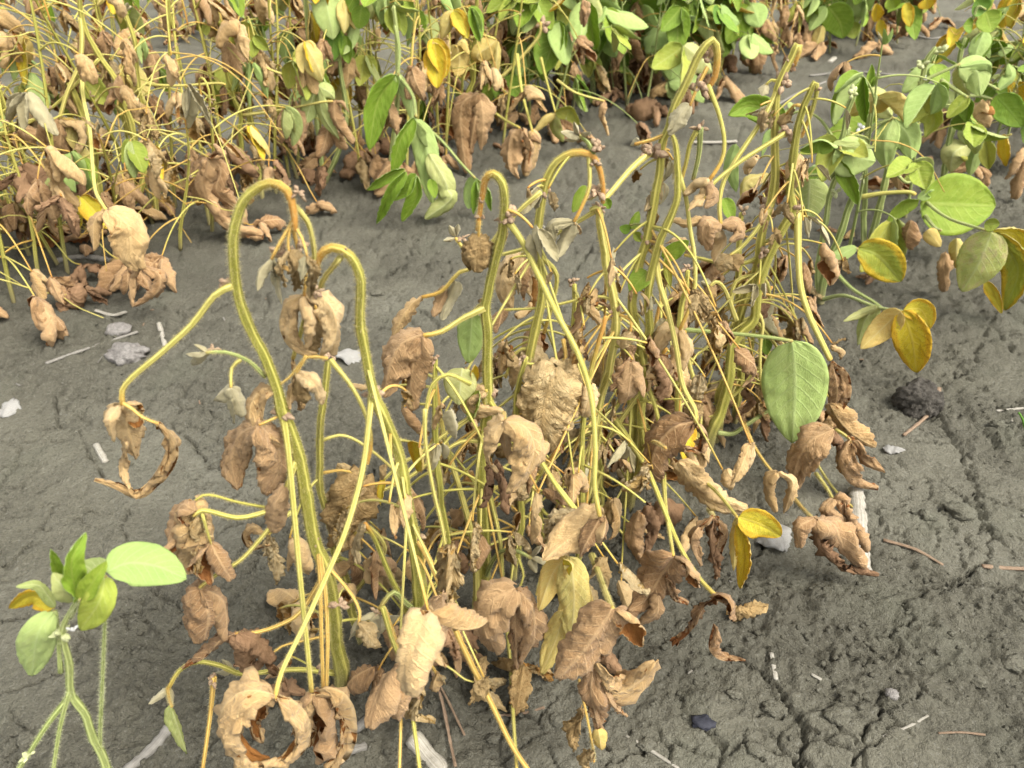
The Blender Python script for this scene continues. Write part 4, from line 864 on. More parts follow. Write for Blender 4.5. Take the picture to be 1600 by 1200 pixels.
F_.pet([(958, 490), (940, 500), (935, 505)], 8, .0, [('brown', [(950, 480), (930, 470), (945, 455)], dict(w=10, tilt=-40)), ('tan', [(930, 450), (918, 480), (945, 512)], dict(w=16, tilt=60)), ('brown', [(922, 448), (908, 500), (890, 525)], dict(w=16))], dry=(.3, 1.2))
F_.pet([(961, 470), (930, 463), (850, 480), (785, 484)], 6, .0, [('brown', [(786, 483), (775, 520)], dict(w=14))])
F_.pet([(908, 842), (930, 770), (945, 700), (920, 640)], 6, .0); F_.pet([(880, 840), (895, 800), (925, 740), (940, 660)], 6, -.02)
F_.pet([(850, 868), (880, 820), (910, 750), (925, 680)], 6, -.03)

# G: tall plant bending over at the top with dangling dry petioles
G = Plant("tallest soybean plant, double stemmed, woolly bent tip and dangling dry stalks", (975, 792), seed=7, lean=.02)
G.stem([(975, 792), (985, 740), (988, 690), (990, 600), (993, 520), (993, 465), (1001, 408), (1013, 372), (1020, 330), (1024, 278), (1029, 232), (1042, 208), (1053, 167), (1064, 142), (1076, 112), (1088, 82), (1106, 62), (1114, 85), (1111, 122), (1100, 140)],
       [21, 20, 19, 18, 17, 17, 17, 17, 16, 15, 15, 15, 15, 15, 15, 15, 14, 13, 11, 8], dry=(.92, .98))
G.stem([(982, 792), (1000, 730), (1004, 640), (1008, 560), (1011, 490), (1017, 439), (1031, 392), (1046, 350), (1058, 292), (1062, 258), (1056, 222), (1047, 208)], [17, 16, 16, 15, 15, 15, 15, 14, 13, 12, 9, 6], off=-.012)
G.cluster(1022, 238, 20, n=10); G.cluster(1100, 90, 14, n=9); G.cluster(1092, 135, 20, n=11); G.cluster(1012, 376, 16); G.cluster(1022, 380, 14); G.cluster(1094, 200, 13, up=.5); G.cluster(1005, 490, 14); G.cluster(1020, 560, 12)
G.pet([(1105, 105), (1090, 135), (1078, 165)], 7, -.01, [('wool', [(1078, 163), (1060, 185), (1046, 212)], dict(w=16, tilt=75)), ('wool', [(1076, 165), (1055, 180), (1042, 205)], dict(w=10))], mat=MAT_PETD)
G.pet([(1106, 133), (1124, 180), (1132, 222), (1127, 252), (1108, 282)], 9, -.02, [('tan', [(1108, 280), (1085, 285), (1070, 305)], dict(w=14, tilt=50)), ('brown', [(1108, 282), (1118, 310), (1100, 325)], dict(w=14)), ('tan', [(1108, 282), (1098, 310), (1075, 330)], dict(w=13))], dry=(.55, 1.0))
G.pet([(1044, 208), (1020, 218), (992, 225)], 8, 0, [('wool', [(1000, 222), (985, 228)], dict(w=7))], mat=MAT_PETD); G.cluster(1010, 236, 15, n=8)
G.pet([(1015, 238), (985, 265), (955, 300), (944, 312)], 12, -.05)
G.pet([(1094, 200), (1092, 240), (1083, 280)], 10, .02, mat=MAT_LSTEM); G.pet([(1088, 205), (1078, 225), (1072, 255), (1062, 290)], 9, .01, dry=(.5, 1.2)); G.pet([(1040, 215), (1036, 245), (1033, 285)], 7, .0, mat=MAT_PETD, leaves=[('crisp', [(1033, 282), (1015, 310), (1008, 330)], dict(w=14)), ('wool', [(1034, 284), (1030, 320)], dict(w=11))])
G.pet([(1030, 360), (1000, 350), (985, 352)], 5, .02, [('green', [(985, 358), (998, 330)], dict(w=9)), ('deep', [(985, 360), (968, 355)], dict(w=8)), ('pale', [(990, 362), (1002, 378)], dict(w=9))], mat=MAT_LSTEM)
G.pet([(1005, 430), (1000, 440), (1010, 430)], 5, -.01, [('green', [(1012, 424), (984, 456)], dict(w=18, spin=20)), ('green', [(1036, 404), (1076, 376)], dict(w=14, spin=20)), ('pale', [(1040, 400), (1048, 450)], dict(w=8))], mat=MAT_LSTEM)
G.pet([(1061, 272), (1072, 310), (1078, 356), (1085, 400), (1086, 445), (1078, 480), (1062, 515)], 9, -.03, [
    ('tan', [(1060, 514), (1030, 518), (1020, 550), (1040, 580)], dict(w=18, tilt=45)), ('tan', [(1062, 514), (1062, 550), (1045, 590), (1008, 592)], dict(w=18, tilt=45)), ('tan', [(1063, 514), (1078, 540), (1068, 580)], dict(w=16, tilt=40))], dry=(.6, 1.1))
G.pet([(1022, 382), (1030, 440), (1042, 480), (1056, 540), (1066, 600), (1086, 640), (1087, 660)], 11, -.08, [
    ('brown', [(1087, 658), (1050, 670), (1025, 700), (1020, 735), (1040, 755)], dict(w=30, tilt=62, roll=.9)), ('brown', [(1090, 658), (1105, 680), (1095, 705), (1070, 700)], dict(w=18, tilt=-30)), ('tan', [(1060, 720), (1085, 760), (1115, 785), (1162, 798)], dict(w=20, tilt=55, roll=1.0))])
G.pet([(1000, 600), (1010, 545), (1024, 560)], 6, 0); G.pet([(1002, 548), (1012, 600), (1025, 640), (1033, 685)], 9, -.03, d0=-.02)
G.pet([(957, 650), (985, 690), (1012, 735), (1035, 790), (1060, 850), (1090, 900), (1117, 930)], 10, -.10, [
    ('brown', [(1117, 930), (1098, 950), (1080, 985), (1050, 1010)], dict(w=17, tilt=65, roll=.8)), ('brown', [(1119, 930), (1140, 935), (1148, 968)], dict(w=16, tilt=-55)), ('brown', [(1115, 975), (1108, 1010), (1125, 1030), (1165, 1032)], dict(w=16, tilt=45, roll=.9))])
G.pet([(1037, 740), (1040, 790), (1046, 830), (1052, 868)], 8, -.03, [('brown', [(1052, 868), (1035, 895), (1010, 935), (980, 955)], dict(w=26, tilt=65, roll=.8)), ('brown', [(1054, 868), (1080, 880), (1092, 918)], dict(w=18, tilt=-50)), ('brown', [(1040, 900), (1050, 935), (1075, 945)], dict(w=16)), ('brown', [(1028, 930), (1025, 960), (990, 978)], dict(w=14))], d0=-.05)
G.pet([(938, 790), (960, 820), (985, 845), (1005, 870), (1022, 890)], 6, -.02, d0=-.02)
G.pet([(1002, 700), (1020, 690), (1040, 700)], 7, .0, [('brown', [(1000, 800), (985, 840), (1000, 880)], dict(w=16)), ('dark', [(1015, 790), (1028, 830), (1010, 870)], dict(w=18))], mat=MAT_PETD)
G.pet([(925, 868), (937, 900), (946, 925), (957, 952)], 11, -.02, [
    ('brown', [(957, 950), (935, 985), (905, 1025), (872, 1060)], dict(w=34, tilt=70, roll=.5)), ('tan', [(960, 952), (985, 965), (1005, 1010)], dict(w=24, tilt=-30, roll=1.2)), ('brown', [(955, 955), (950, 995), (940, 1030)], dict(w=34, tilt=72, roll=.6)),
    ('tan', [(930, 1030), (935, 1060), (965, 1080), (1000, 1060), (1024, 1030)], dict(w=24, tilt=60, roll=.6)), ('brown', [(925, 1045), (925, 1090), (938, 1150)], dict(w=18, tilt=65)), ('brown', [(945, 1080), (960, 1105), (980, 1120)], dict(w=11, tilt=60)), ('yellow', [(935, 1140), (940, 1172)], dict(w=15, spin=180, roll=.8))], d0=-.10)
G.pet([(905, 880), (920, 920), (930, 960)], 6, -.01, [('dark', [(930, 958), (915, 985), (925, 1010)], dict(w=16))], d0=-.09, mat=MAT_PETD)
G.pet([(890, 840), (885, 860), (884, 872)], 6, 0, [('yellow', [(884, 870), (862, 900), (842, 955)], dict(w=22, tilt=70, roll=.5, fold=.1)), ('yellow', [(890, 870), (897, 930), (892, 1002)], dict(w=28, tilt=78, roll=.5, fold=.1)), ('yellow', [(884, 950), (868, 1000), (846, 1052)], dict(w=18, tilt=72, roll=.4, fold=.1)), ('yellow', [(880, 872), (895, 882), (890, 900)], dict(w=15, tilt=-55))], d0=-.09)
G.cluster(885, 992, 11, -.12); G.pet([(848, 985), (868, 990), (885, 993)], 6, 0, d0=-.12, mat=MAT_LSTEM)
G.pet([(905, 1062), (915, 1110), (925, 1160), (928, 1190)], 5, 0, [('crisp', [(910, 1110), (892, 1140), (896, 1172)], dict(w=9)), ('crisp', [(928, 1175), (905, 1190), (925, 1205)], dict(w=12))], d0=-.13, mat=MAT_PETD)

# H and I
Hh = Plant("soybean plant with clubbed folded tip, next to the tallest double-stemmed plant", (1118, 690), seed=8, lean=.03)
Hh.stem([(1118, 690), (1125, 640), (1135, 590), (1150, 520), (1168, 460), (1186, 402), (1196, 350), (1208, 310), (1213, 270), (1213, 230), (1214, 190), (1217, 150), (1222, 122), (1232, 94), (1244, 68), (1247, 78), (1240, 100)],
        [17, 16, 16, 15, 15, 15, 15, 15, 15, 14, 14, 14, 13, 14, 15, 12, 8], dry=(.96, 1.0))
Hh.cluster(1222, 130, 16, n=8); Hh.cluster(1236, 100, 11, n=7); Hh.cluster(1202, 322, 17, n=8); Hh.cluster(1186, 408, 16, n=8)
Hh.pet([(1218, 132), (1205, 160), (1188, 192), (1154, 243), (1131, 283), (1124, 318), (1126, 352)], 10, -.05, [('brown', [(1126, 350), (1105, 345), (1098, 370), (1110, 390)], dict(w=15, tilt=45)), ('brown', [(1126, 350), (1150, 345), (1160, 365), (1140, 378)], dict(w=14, tilt=45)), ('tan', [(1126, 352), (1130, 375), (1115, 410)], dict(w=16, tilt=60)), ('tan', [(1100, 345), (1070, 350), (1050, 345)], dict(w=12, tilt=60))])
Hh.pet([(1220, 128), (1205, 125), (1196, 134)], 6, 0, [('wool', [(1198, 130), (1190, 150)], dict(w=9))]); Hh.pet([(1215, 160), (1205, 165), (1195, 168)], 4, .02, [('wool', [(1205, 162), (1174, 180)], dict(w=12))])
Hh.pet([(1210, 290), (1205, 320), (1185, 355), (1160, 385), (1140, 400)], 9, -.03, [('crisp', [(1140, 398), (1120, 420)], dict(w=16)), ('crisp', [(1140, 400), (1155, 425)], dict(w=14))])
Hh.pet([(1190, 400), (1160, 412), (1130, 412), (1100, 405), (1070, 398)], 8, -.02, [('tan', [(1085, 400), (1060, 375), (1040, 380)], dict(w=12))])
Hh.pet([(1062, 515), (1130, 520), (1200, 527), (1238, 533)], 9, -.05, [('green', [(1238, 533), (1242, 600), (1238, 692)], dict(w=50, tilt=84, roll=.1, fold=.05, dt=-.015, wide=.42))], d0=-.03, mat=MAT_LSTEM)
I_ = Plant("soybean plant with forked stem and bare tip standing over the flat hanging green leaf", (1104, 705), seed=9, lean=.03)
I_.stem([(1104, 705), (1112, 672), (1126, 640), (1136, 590), (1141, 545), (1155, 520), (1172, 500), (1180, 470), (1190, 430), (1202, 400), (1219, 360), (1236, 326), (1234, 295), (1238, 252), (1245, 210), (1255, 178), (1266, 150), (1274, 128), (1277, 138), (1270, 170), (1255, 210)],
        [22, 21, 20, 18, 18, 18, 18, 18, 17, 17, 17, 16, 15, 14, 14, 13, 12, 11, 8, 7, 6], dry=(.95, 1.0))
I_.cluster(1234, 206, 16, n=8); I_.cluster(1240, 325, 16, n=8); I_.cluster(1278, 140, 9); I_.cluster(1192, 395, 14)
I_.pet([(1230, 206), (1200, 225), (1160, 250), (1116, 285), (1100, 310)], 9, -.04, [('tan', [(1100, 308), (1075, 325)], dict(w=14))])
I_.pet([(1250, 165), (1240, 165), (1228, 180)], 6, .01, [('crisp', [(1232, 175), (1218, 200)], dict(w=12)), ('crisp', [(1240, 168), (1226, 185)], dict(w=10))], mat=MAT_PETD)
I_.pet([(1246, 240), (1240, 260), (1236, 285)], 5, .01, [('tan', [(1246, 238), (1228, 280)], dict(w=14)), ('tan', [(1250, 240), (1240, 300)], dict(w=12))])
I_.pet([(1246, 332), (1247, 396), (1251, 449), (1264, 492), (1284, 535), (1297, 562)], 13, -.05, [
    ('brown', [(1300, 565), (1325, 585), (1328, 620), (1310, 650)], dict(w=18, tilt=45)), ('tan', [(1296, 630), (1310, 655), (1335, 680), (1368, 698)], dict(w=20, tilt=62, roll=.8)), ('brown', [(1300, 566), (1308, 610), (1300, 645)], dict(w=14))])
I_.pet([(1290, 665), (1300, 680), (1305, 690)], 6, 0, [('brown', [(1303, 672), (1265, 690), (1245, 725), (1240, 762)], dict(w=24, tilt=62, roll=.8)), ('dark', [(1305, 674), (1318, 690), (1312, 705)], dict(w=14, tilt=-40))], d0=-.05)
I_.pet([(1306, 672), (1320, 680), (1330, 690)], 6, 0, [('brown', [(1328, 688), (1312, 720), (1330, 755), (1372, 765)], dict(w=24, tilt=50, roll=1.1)), ('brown', [(1330, 688), (1350, 720), (1382, 738)], dict(w=16, tilt=60))], d0=-.055)
I_.pet([(1180, 480), (1192, 505), (1188, 545), (1190, 600), (1210, 640), (1260, 700), (1300, 760), (1340, 800)], 6, -.08)
I_.pet([(1162, 660), (1180, 700), (1205, 735), (1216, 740)], 6, -.03, [('tan', [(1214, 738), (1196, 748), (1200, 775), (1212, 800)], dict(w=14, tilt=55)), ('tan', [(1216, 738), (1238, 752), (1232, 780), (1225, 802)], dict(w=14, tilt=50))], mat=MAT_PETD)
I_.pet([(1240, 778), (1255, 795), (1272, 812)], 6, -.02, [('brown', [(1272, 811), (1248, 825), (1250, 855)], dict(w=14, tilt=45)), ('brown', [(1274, 812), (1300, 820), (1318, 855), (1345, 885)], dict(w=16, tilt=45)), ('dark', [(1272, 812), (1280, 850), (1320, 890), (1372, 898)], dict(w=13, tilt=55))], d0=-.08, mat=MAT_PETD)
I_.pet([(1275, 740), (1290, 760), (1302, 780)], 6, -.01, [('brown', [(1302, 780), (1318, 778), (1325, 810), (1355, 860)], dict(w=13, tilt=45)), ('brown', [(1302, 780), (1290, 800), (1330, 830)], dict(w=12))], d0=-.08)
I_.pet([(1068, 715), (1095, 745), (1125, 775), (1152, 808)], 7, -.02, [('yellow', [(1153, 808), (1150, 840), (1146, 892)], dict(w=13, tilt=70, roll=.9)), ('yellow', [(1153, 808), (1190, 820), (1220, 838)], dict(w=26, tilt=-60, roll=.2, fold=.1)), ('yellow', [(1155, 815), (1165, 870), (1156, 920)], dict(w=15, tilt=-55, roll=.2))], d0=-.11)
I_.pet([(1108, 796), (1112, 802), (1115, 808)], 8, 0, [('brown', [(1115, 806), (1090, 825), (1080, 850), (1095, 885)], dict(w=26, tilt=60)), ('brown', [(1117, 806), (1136, 830), (1125, 870), (1118, 905)], dict(w=20, tilt=-10)), ('dark', [(1116, 808), (1110, 850), (1122, 900)], dict(w=18))], d0=-.11)
I_.pet([(1130, 630), (1155, 610), (1178, 580)], 7, .0, [('brown', [(1165, 575), (1178, 590), (1160, 605)], dict(w=12)), ('dark', [(1165, 605), (1180, 630), (1150, 655)], dict(w=20))])
I_.pet([(1122, 676), (1145, 678), (1165, 665), (1195, 645), (1215, 635)], 9, .02, [('dark', [(1190, 645), (1200, 690)]), ('brown', [(1215, 635), (1220, 600)], dict(w=14))], mat=MAT_LSTEM)
I_.pet([(1180, 500), (1215, 545), (1225, 590)], 6, .04, [('green', [(1195, 515), (1198, 555)], dict(w=12)), ('deep', [(1195, 605), (1182, 615)], dict(w=9))])
I_.pet([(1140, 480), (1150, 440), (1185, 430), (1200, 445), (1203, 470)], 8, .02, [('wool', [(1203, 468), (1190, 500), (1215, 525)], dict(w=14)), ('crisp', [(1200, 470), (1185, 510)], dict(w=16))])
I_.pet([(1150, 500), (1132, 452), (1118, 440), (1108, 450)], 9, -.01, [('crisp', [(1110, 448), (1098, 470)], dict(w=12)), ('wool', [(1112, 446), (1095, 440)], dict(w=10))])
# middle growth of the front row that carries the dense dry foliage
for (pl, n, zl, zh, sd) in ((A, 6, .02, .20, 1), (B, 11, .03, .24, 2), (C_, 9, .03, .24, 3), (D, 13, .03, .28, 4), (E, 14, .03, .34, 5), (F_, 13, .05, .34, 6), (G, 18, .03, .40, 7), (Hh, 18, .05, .40, 8), (I_, 16, .03, .36, 9)):
    pl.wild_fill(n, zl, zh, dict(tan=2.8, brown=2.6, dark=1.1, crisp=2.4, wool=.4), L=(.035, .060), length=(.03, .11), hair=1500, elev=(-.7, .6), azr=(0.1 * pi, 1.05 * pi) if pl is A else ((-.1 * pi, 1.1 * pi) if pl in (Hh, I_) else None))
    if pl not in (A, C_):
        pl.wild_fill(4 if pl in (B, D) else 6, .16, .40, dict(tan=2, brown=3, crisp=1.5, dark=.6), L=(.04, .062), length=(.13, .25), hair=1500, elev=(-1.15, -.5), droop=(0, .25), azr=(-.1 * pi, 1.1 * pi) if pl in (Hh, I_) else None)
        pl.wild_fill(6 if pl in (B, D) else 10, .24, .50, dict(crisp=3, wool=1.6, tan=1.5), L=(.018, .034), length=(.012, .05), elev=(-.6, .8))
# extra slender plants woven into the front row
for k, (bx, by, tx, ty, lab) in enumerate([
    (700, 985, 680, 560, "thin soybean stem between the orange-tipped plant and the lantern-leaf plant"),
    (802, 900, 815, 560, "thin soybean stem between the lantern-leaf plant and the arching plant"),
    (940, 800, 895, 440, "thin greenish soybean stem behind the crossing pale stalks"),
    (1045, 742, 1075, 420, "slender soybean stem between the tallest plant and the forked plant"),
    (1150, 655, 1160, 330, "slender soybean stem behind the forked plant"),
    (1190, 620, 1200, 470, "short soybean stem behind the flat hanging green leaf")]):
    p = Plant(lab, (bx, by), seed=40 + k, lean=.02)
    mx = [(bx, by), (bx + (tx - bx) * .3 + 6, by + (ty - by) * .3), (bx + (tx - bx) * .65 - 5, by + (ty - by) * .65), (tx, ty)]
    p.stem(mx, [14, 13, 12, 9], hair=7000); p.cluster(tx, ty, 11)
    p.wild_fill(13, .04, .34, dict(tan=2.4, brown=2.6, dark=1.0, crisp=2.4, yellow=.15, wool=.4), L=(.035, .06), length=(.03, .10), hair=1500, elev=(-.7, .6))

rs = np.random.default_rng(88); row1 = [ground(*p) for p in ROW1_PX[3:8]]
for k in range(8):                                                     # bare upright stems that thicken the tangle
    f = (k + rs.uniform(.1, .9)) / 8 * 3.4; i0 = min(3, int(f)); g = row1[i0].lerp(row1[i0 + 1], f - i0) + Vector((rs.normal(0, .03), rs.normal(.02, .04), 0)); g.z = gz(g.x, g.y)
    p = Plant("slender bare soybean stem in the tangle between lantern-leaf plant and hanging green leaf", (0, 900), "slender bare stems of the front tangle", seed=140 + k, pos=g)
    hh = rs.uniform(.18, .36); l = Vector((rs.normal(.0, .05), rs.normal(0, .04), 0)); P4 = [g + l * t + Vector((.01 * sin(5 * t + k), 0, hh * t - (.012 if t == 0 else 0))) for t in np.linspace(0, 1, 6)]
    C9 = catmull([[q.x, q.y, q.z] for q in P4], .012); u9 = np.linspace(0, 1, len(C9)); p.path = C9
    p.tube("stem", C9, .0036 * (1.1 - .5 * u9), MAT_STEM if k % 3 else MAT_PET, p.root, 10, .08, sstep(.8, 1, u9), sstep(.2, 0, u9), 9000)
    p.wild_fill(4, .08, hh, dict(tan=2.4, brown=2, crisp=2.6, wool=.5), L=(.03, .05), length=(.04, .10), hair=1500)
    for q in range(2):
        b9 = Vector(C9[int(rs.integers(len(C9) // 3, len(C9)))]); a9 = rs.uniform(0, 6.28); l9 = rs.uniform(.06, .14); e9 = rs.uniform(-1.2, .2); q9 = [b9 + Vector((cos(a9), sin(a9), 0)) * l9 * t * cos(e9) + Vector((0, 0, l9 * (t * sin(e9) - .25 * t * t))) for t in (0, .4, .7, 1)]
        for z9 in q9: z9.z = max(z9.z, gz(z9.x, z9.y) + .004)
        D9 = catmull([[z.x, z.y, z.z] for z in q9], .02); p.tube("petiole", D9, np.linspace(.0017, .0010, len(D9)), MAT_PET if q % 3 else MAT_PETD, p.root, 6, 0, None, None, 3000)
# J: young living plant at the very front
J = Plant("small living soybean plant with fresh green leaves and tiny white flowers", (215, 1345), seed=12, living=True, lean=-.02, amp=.004)
J.stem([(215, 1345), (180, 1240), (160, 1185), (132, 1120), (111, 1080), (106, 1030), (98, 985), (112, 955), (124, 935)], [17, 17, 16, 15, 14, 13, 11, 9, 8], hair=4000, woody=.02)
J.cluster(95, 990, 15, n=12, up=.3); J.cluster(112, 985, 9, mat=MAT_PETAL, n=4)
J.pet([(111, 1085), (75, 1130), (40, 1185), (15, 1220)], 11, -.03); J.cluster(45, 1180, 12, -.03)
J.pet([(160, 1190), (156, 1160), (160, 1060), (164, 960), (165, 900)], 8, -.01, [
    ('deep', [(167, 894), (200, 880), (245, 885), (291, 905)], dict(w=35, tilt=80, roll=.1, fold=.05)), ('pale', [(164, 900), (155, 940), (125, 985)], dict(w=24, tilt=-70, roll=.1)), ('pale', [(164, 892), (130, 900), (90, 930)], dict(w=26, tilt=75, roll=.1))])
J.pet([(110, 1075), (95, 1130), (85, 1190), (80, 1230)], 9, -.02); J.pet([(95, 1050), (92, 1010), (88, 960), (84, 955)], 9, .01, [
    ('yellow', [(86, 950), (50, 930), (15, 950)], dict(w=19, tilt=-60, roll=.2)), ('green', [(84, 955), (60, 990), (50, 1055)], dict(w=27, tilt=80, roll=.1, fold=.1)), ('pale', [(86, 948), (60, 915), (25, 917)], dict(w=10, tilt=70))])
J.pet([(110, 965), (118, 950), (125, 935)], 7, -.01, [('gfold', [(122, 938), (112, 880), (134, 832)], dict(w=21, tilt=-65, fold=.3)), ('gfold', [(120, 935), (92, 900), (79, 858)], dict(w=12, tilt=-50, fold=.4)), ('gfold', [(126, 936), (148, 905), (167, 876)], dict(w=18, tilt=-75, fold=.3)), ('pale', [(118, 940), (100, 920), (82, 895)], dict(w=20, tilt=75, roll=.1))])

# ------------------------------------------------------------------ right-hand part of the front row: living and yellowing plants
K = Plant("upright living soybean plant with flowering tips and folded bright leaf", (1283, 468), seed=20, living=True)
K.stem([(1283, 468), (1290, 425), (1310, 370), (1325, 330), (1335, 290), (1318, 262), (1312, 230), (1322, 190), (1333, 150)], [15, 14, 13, 12, 11, 11, 11, 10, 9], hair=7000)
K.cluster(1331, 145, 13, n=12, up=.7); K.cluster(1305, 300, 10)
K.stem([(1286, 470), (1278, 420), (1290, 350), (1298, 300), (1316, 250), (1325, 200)], [11, 11, 10, 10, 10, 9], hair=5000, off=.02)
K.pet([(1295, 280), (1318, 255), (1312, 230)], 7, -.02, [('green', [(1302, 242), (1335, 246), (1368, 252)], dict(w=32, tilt=80, roll=.15)), ('gfold', [(1305, 245), (1330, 290), (1340, 320)], dict(w=16, tilt=-60)), ('gfold', [(1306, 228), (1280, 220), (1250, 235)], dict(w=20, tilt=-60)), ('pale', [(1300, 225), (1335, 230), (1366, 230)], dict(w=9))])
K.pet([(1285, 468), (1320, 462), (1370, 480), (1420, 488)], 7, -.03, [('yellow', [(1408, 486), (1382, 510), (1345, 545)], dict(w=20, tilt=70, roll=.2)), ('yellow', [(1410, 486), (1425, 530), (1432, 583)], dict(w=27, tilt=-80, roll=.1, fold=.1)), ('yellow', [(1412, 484), (1440, 485), (1452, 515)], dict(w=20, tilt=-70, roll=.1))], d0=-.01)
K.pet([(1298, 418), (1330, 450), (1365, 472), (1390, 492)], 7, -.03, [('pale', [(1372, 478), (1352, 500), (1340, 540)], dict(w=16, tilt=70, roll=.4)), ('pale', [(1370, 480), (1345, 490), (1318, 502)], dict(w=8))])
K.pet([(1298, 410), (1320, 400), (1340, 388)], 7, -.02, [('spot', [(1340, 388), (1372, 400), (1408, 440)], dict(w=30, tilt=-80, roll=.15, fold=.1)), ('green', [(1338, 386), (1310, 400), (1286, 418)], dict(w=11, tilt=60))])
K.pet([(1313, 235), (1280, 185), (1245, 175), (1225, 190)], 6, .05, [('green', [(1225, 188), (1175, 165), (1138, 180)], dict(w=22, tilt=-75, roll=.1)), ('gfold', [(1225, 190), (1195, 210), (1190, 245)], dict(w=14)), ('green', [(1228, 190), (1240, 170), (1230, 160)], dict(w=12))], d0=.05)
K.pet([(1320, 270), (1250, 275), (1200, 280)], 6, .04, [('pale', [(1265, 280), (1262, 345)], dict(w=30, spin=180)), ('yellow', [(1200, 272), (1165, 285), (1160, 315)], dict(w=14)), ('green', [(1150, 225), (1140, 260), (1150, 300)], dict(w=14)), ('green', [(1130, 310), (1145, 345)], dict(w=13))], d0=.05)
Lp = Plant("living soybean plant with broad two-lobed leaves and leafy pointed shoot tip", (1360, 385), seed=21, living=True)
Lp.stem([(1360, 385), (1368, 350), (1378, 310), (1385, 280), (1400, 220), (1425, 160), (1440, 130), (1448, 95), (1462, 75)], [13, 13, 12, 12, 11, 10, 10, 9, 8], hair=6000)
Lp.stem([(1352, 388), (1350, 340), (1352, 280), (1352, 230), (1358, 180), (1358, 140)], [10, 10, 10, 9, 8, 7], hair=5000, off=.03)
Lp.pet([(1358, 145), (1358, 138)], 6, 0, [('gfold', [(1358, 140), (1362, 100)], dict(w=9)), ('gfold', [(1357, 140), (1342, 112)], dict(w=8)), ('gfold', [(1359, 140), (1374, 115)], dict(w=8))], d0=.03)
Lp.cluster(1365, 150, 10, .03, n=8); Lp.cluster(1440, 102, 12, n=10); Lp.cluster(1468, 82, 13, n=12, up=.6); Lp.cluster(1442, 120, 8, mat=MAT_PETAL, n=4); Lp.cluster(1345, 200, 10, 0, n=7, mat=MAT_PETAL)
Lp.pet([(1352, 215), (1370, 195), (1396, 184)], 8, -.02, [('green', [(1398, 186), (1420, 215), (1424, 250)], dict(w=24, tilt=76, roll=.1)), ('green', [(1396, 186), (1382, 225), (1385, 265)], dict(w=20, tilt=76, roll=.1)), ('pale', [(1410, 190), (1445, 155), (1460, 190), (1446, 215)], dict(w=26, tilt=-50, roll=.2)), ('pale', [(1394, 182), (1365, 150), (1335, 180)], dict(w=22, tilt=70, roll=.2))])
Lp.pet([(1345, 308), (1380, 302), (1420, 300), (1430, 304)], 9, -.05, [('green', [(1438, 318), (1490, 320), (1556, 322)], dict(w=48, tilt=-82, roll=.12, fold=.12)), ('green', [(1436, 314), (1410, 320), (1384, 348)], dict(w=17, tilt=-50, fold=.4)), ('green', [(1436, 312), (1450, 300), (1458, 298)], dict(w=12))], mat=MAT_PET)
Lp.pet([(1435, 130), (1460, 118), (1500, 100)], 7, -.01, [('green', [(1498, 108), (1525, 110), (1532, 150)], dict(w=24, tilt=75, roll=.2)), ('pale', [(1500, 108), (1505, 130), (1515, 150)], dict(w=22, tilt=70)), ('gfold', [(1500, 105), (1545, 100), (1548, 125)], dict(w=12))])
Lp.pet([(1470, 125), (1500, 145), (1512, 152)], 7, -.01, [('tan', [(1535, 155), (1520, 180), (1545, 200)], dict(w=22, tilt=40)), ('pale', [(1512, 150), (1480, 185)], dict(w=14)), ('gfold', [(1512, 152), (1510, 190)], dict(w=14))])
Lp.pet([(1440, 310), (1480, 340), (1540, 360)], 6, -.03, [('spot', [(1550, 362), (1530, 410), (1503, 455)], dict(w=34, tilt=80, roll=.1)), ('spot', [(1556, 364), (1590, 420), (1570, 485)], dict(w=24, tilt=-70)), ('yellow', [(1552, 360), (1590, 370), (1602, 410)], dict(w=18, tilt=-70)), ('yellow', [(1540, 440), (1565, 490)], dict(w=9)), ('pale', [(1538, 350), (1562, 350)], dict(w=13))], d0=-.02)
Lp.pet([(1440, 330), (1460, 355), (1470, 360)], 6, -.01, [('yellow', [(1448, 360), (1470, 385)], dict(w=12, spin=180)), ('yellow', [(1495, 372), (1494, 420)], dict(w=14, spin=180)), ('brown', [(1425, 345), (1425, 390)], dict(w=16)), ('brown', [(1478, 395), (1474, 455)], dict(w=9))], d0=-.01)
Lp.pet([(1395, 265), (1420, 285), (1450, 250)], 6, .02, [('brown', [(1420, 255), (1410, 290)], dict(w=12)), ('brown', [(1455, 245), (1440, 270), (1445, 295)], dict(w=12)), ('brown', [(1400, 260), (1405, 300)], dict(w=14))])
Mp = Plant("living soybean plant with drooping pale leaves at the bend of the row end", (1475, 285), seed=22, living=True)
Mp.stem([(1475, 285), (1480, 240), (1490, 190), (1498, 140), (1500, 90), (1508, 60)], [12, 11, 11, 10, 9, 8], hair=4000)
Mp.pet([(1505, 70), (1510, 60)], 5, 0, [('gfold', [(1503, 78), (1492, 65)], dict(w=6)), ('gfold', [(1506, 76), (1516, 58)], dict(w=8)), ('gfold', [(1500, 75), (1498, 62)], dict(w=5))])
Mp.pet([(1487, 190), (1500, 180), (1510, 182)], 6, -.02, [('pale', [(1500, 200), (1530, 220), (1525, 235)], dict(w=16, tilt=60)), ('pale', [(1515, 225), (1490, 240), (1485, 270)], dict(w=22, tilt=75, roll=.2)), ('green', [(1530, 215), (1520, 250), (1515, 275)], dict(w=14))])
Mp.pet([(1500, 150), (1530, 150), (1550, 155)], 6, -.01, [('brown', [(1545, 158), (1520, 175), (1530, 200)], dict(w=18, tilt=50)), ('tan', [(1545, 158), (1550, 185), (1525, 205)], dict(w=14)), ('pale', [(1540, 170), (1530, 200)], dict(w=10))])
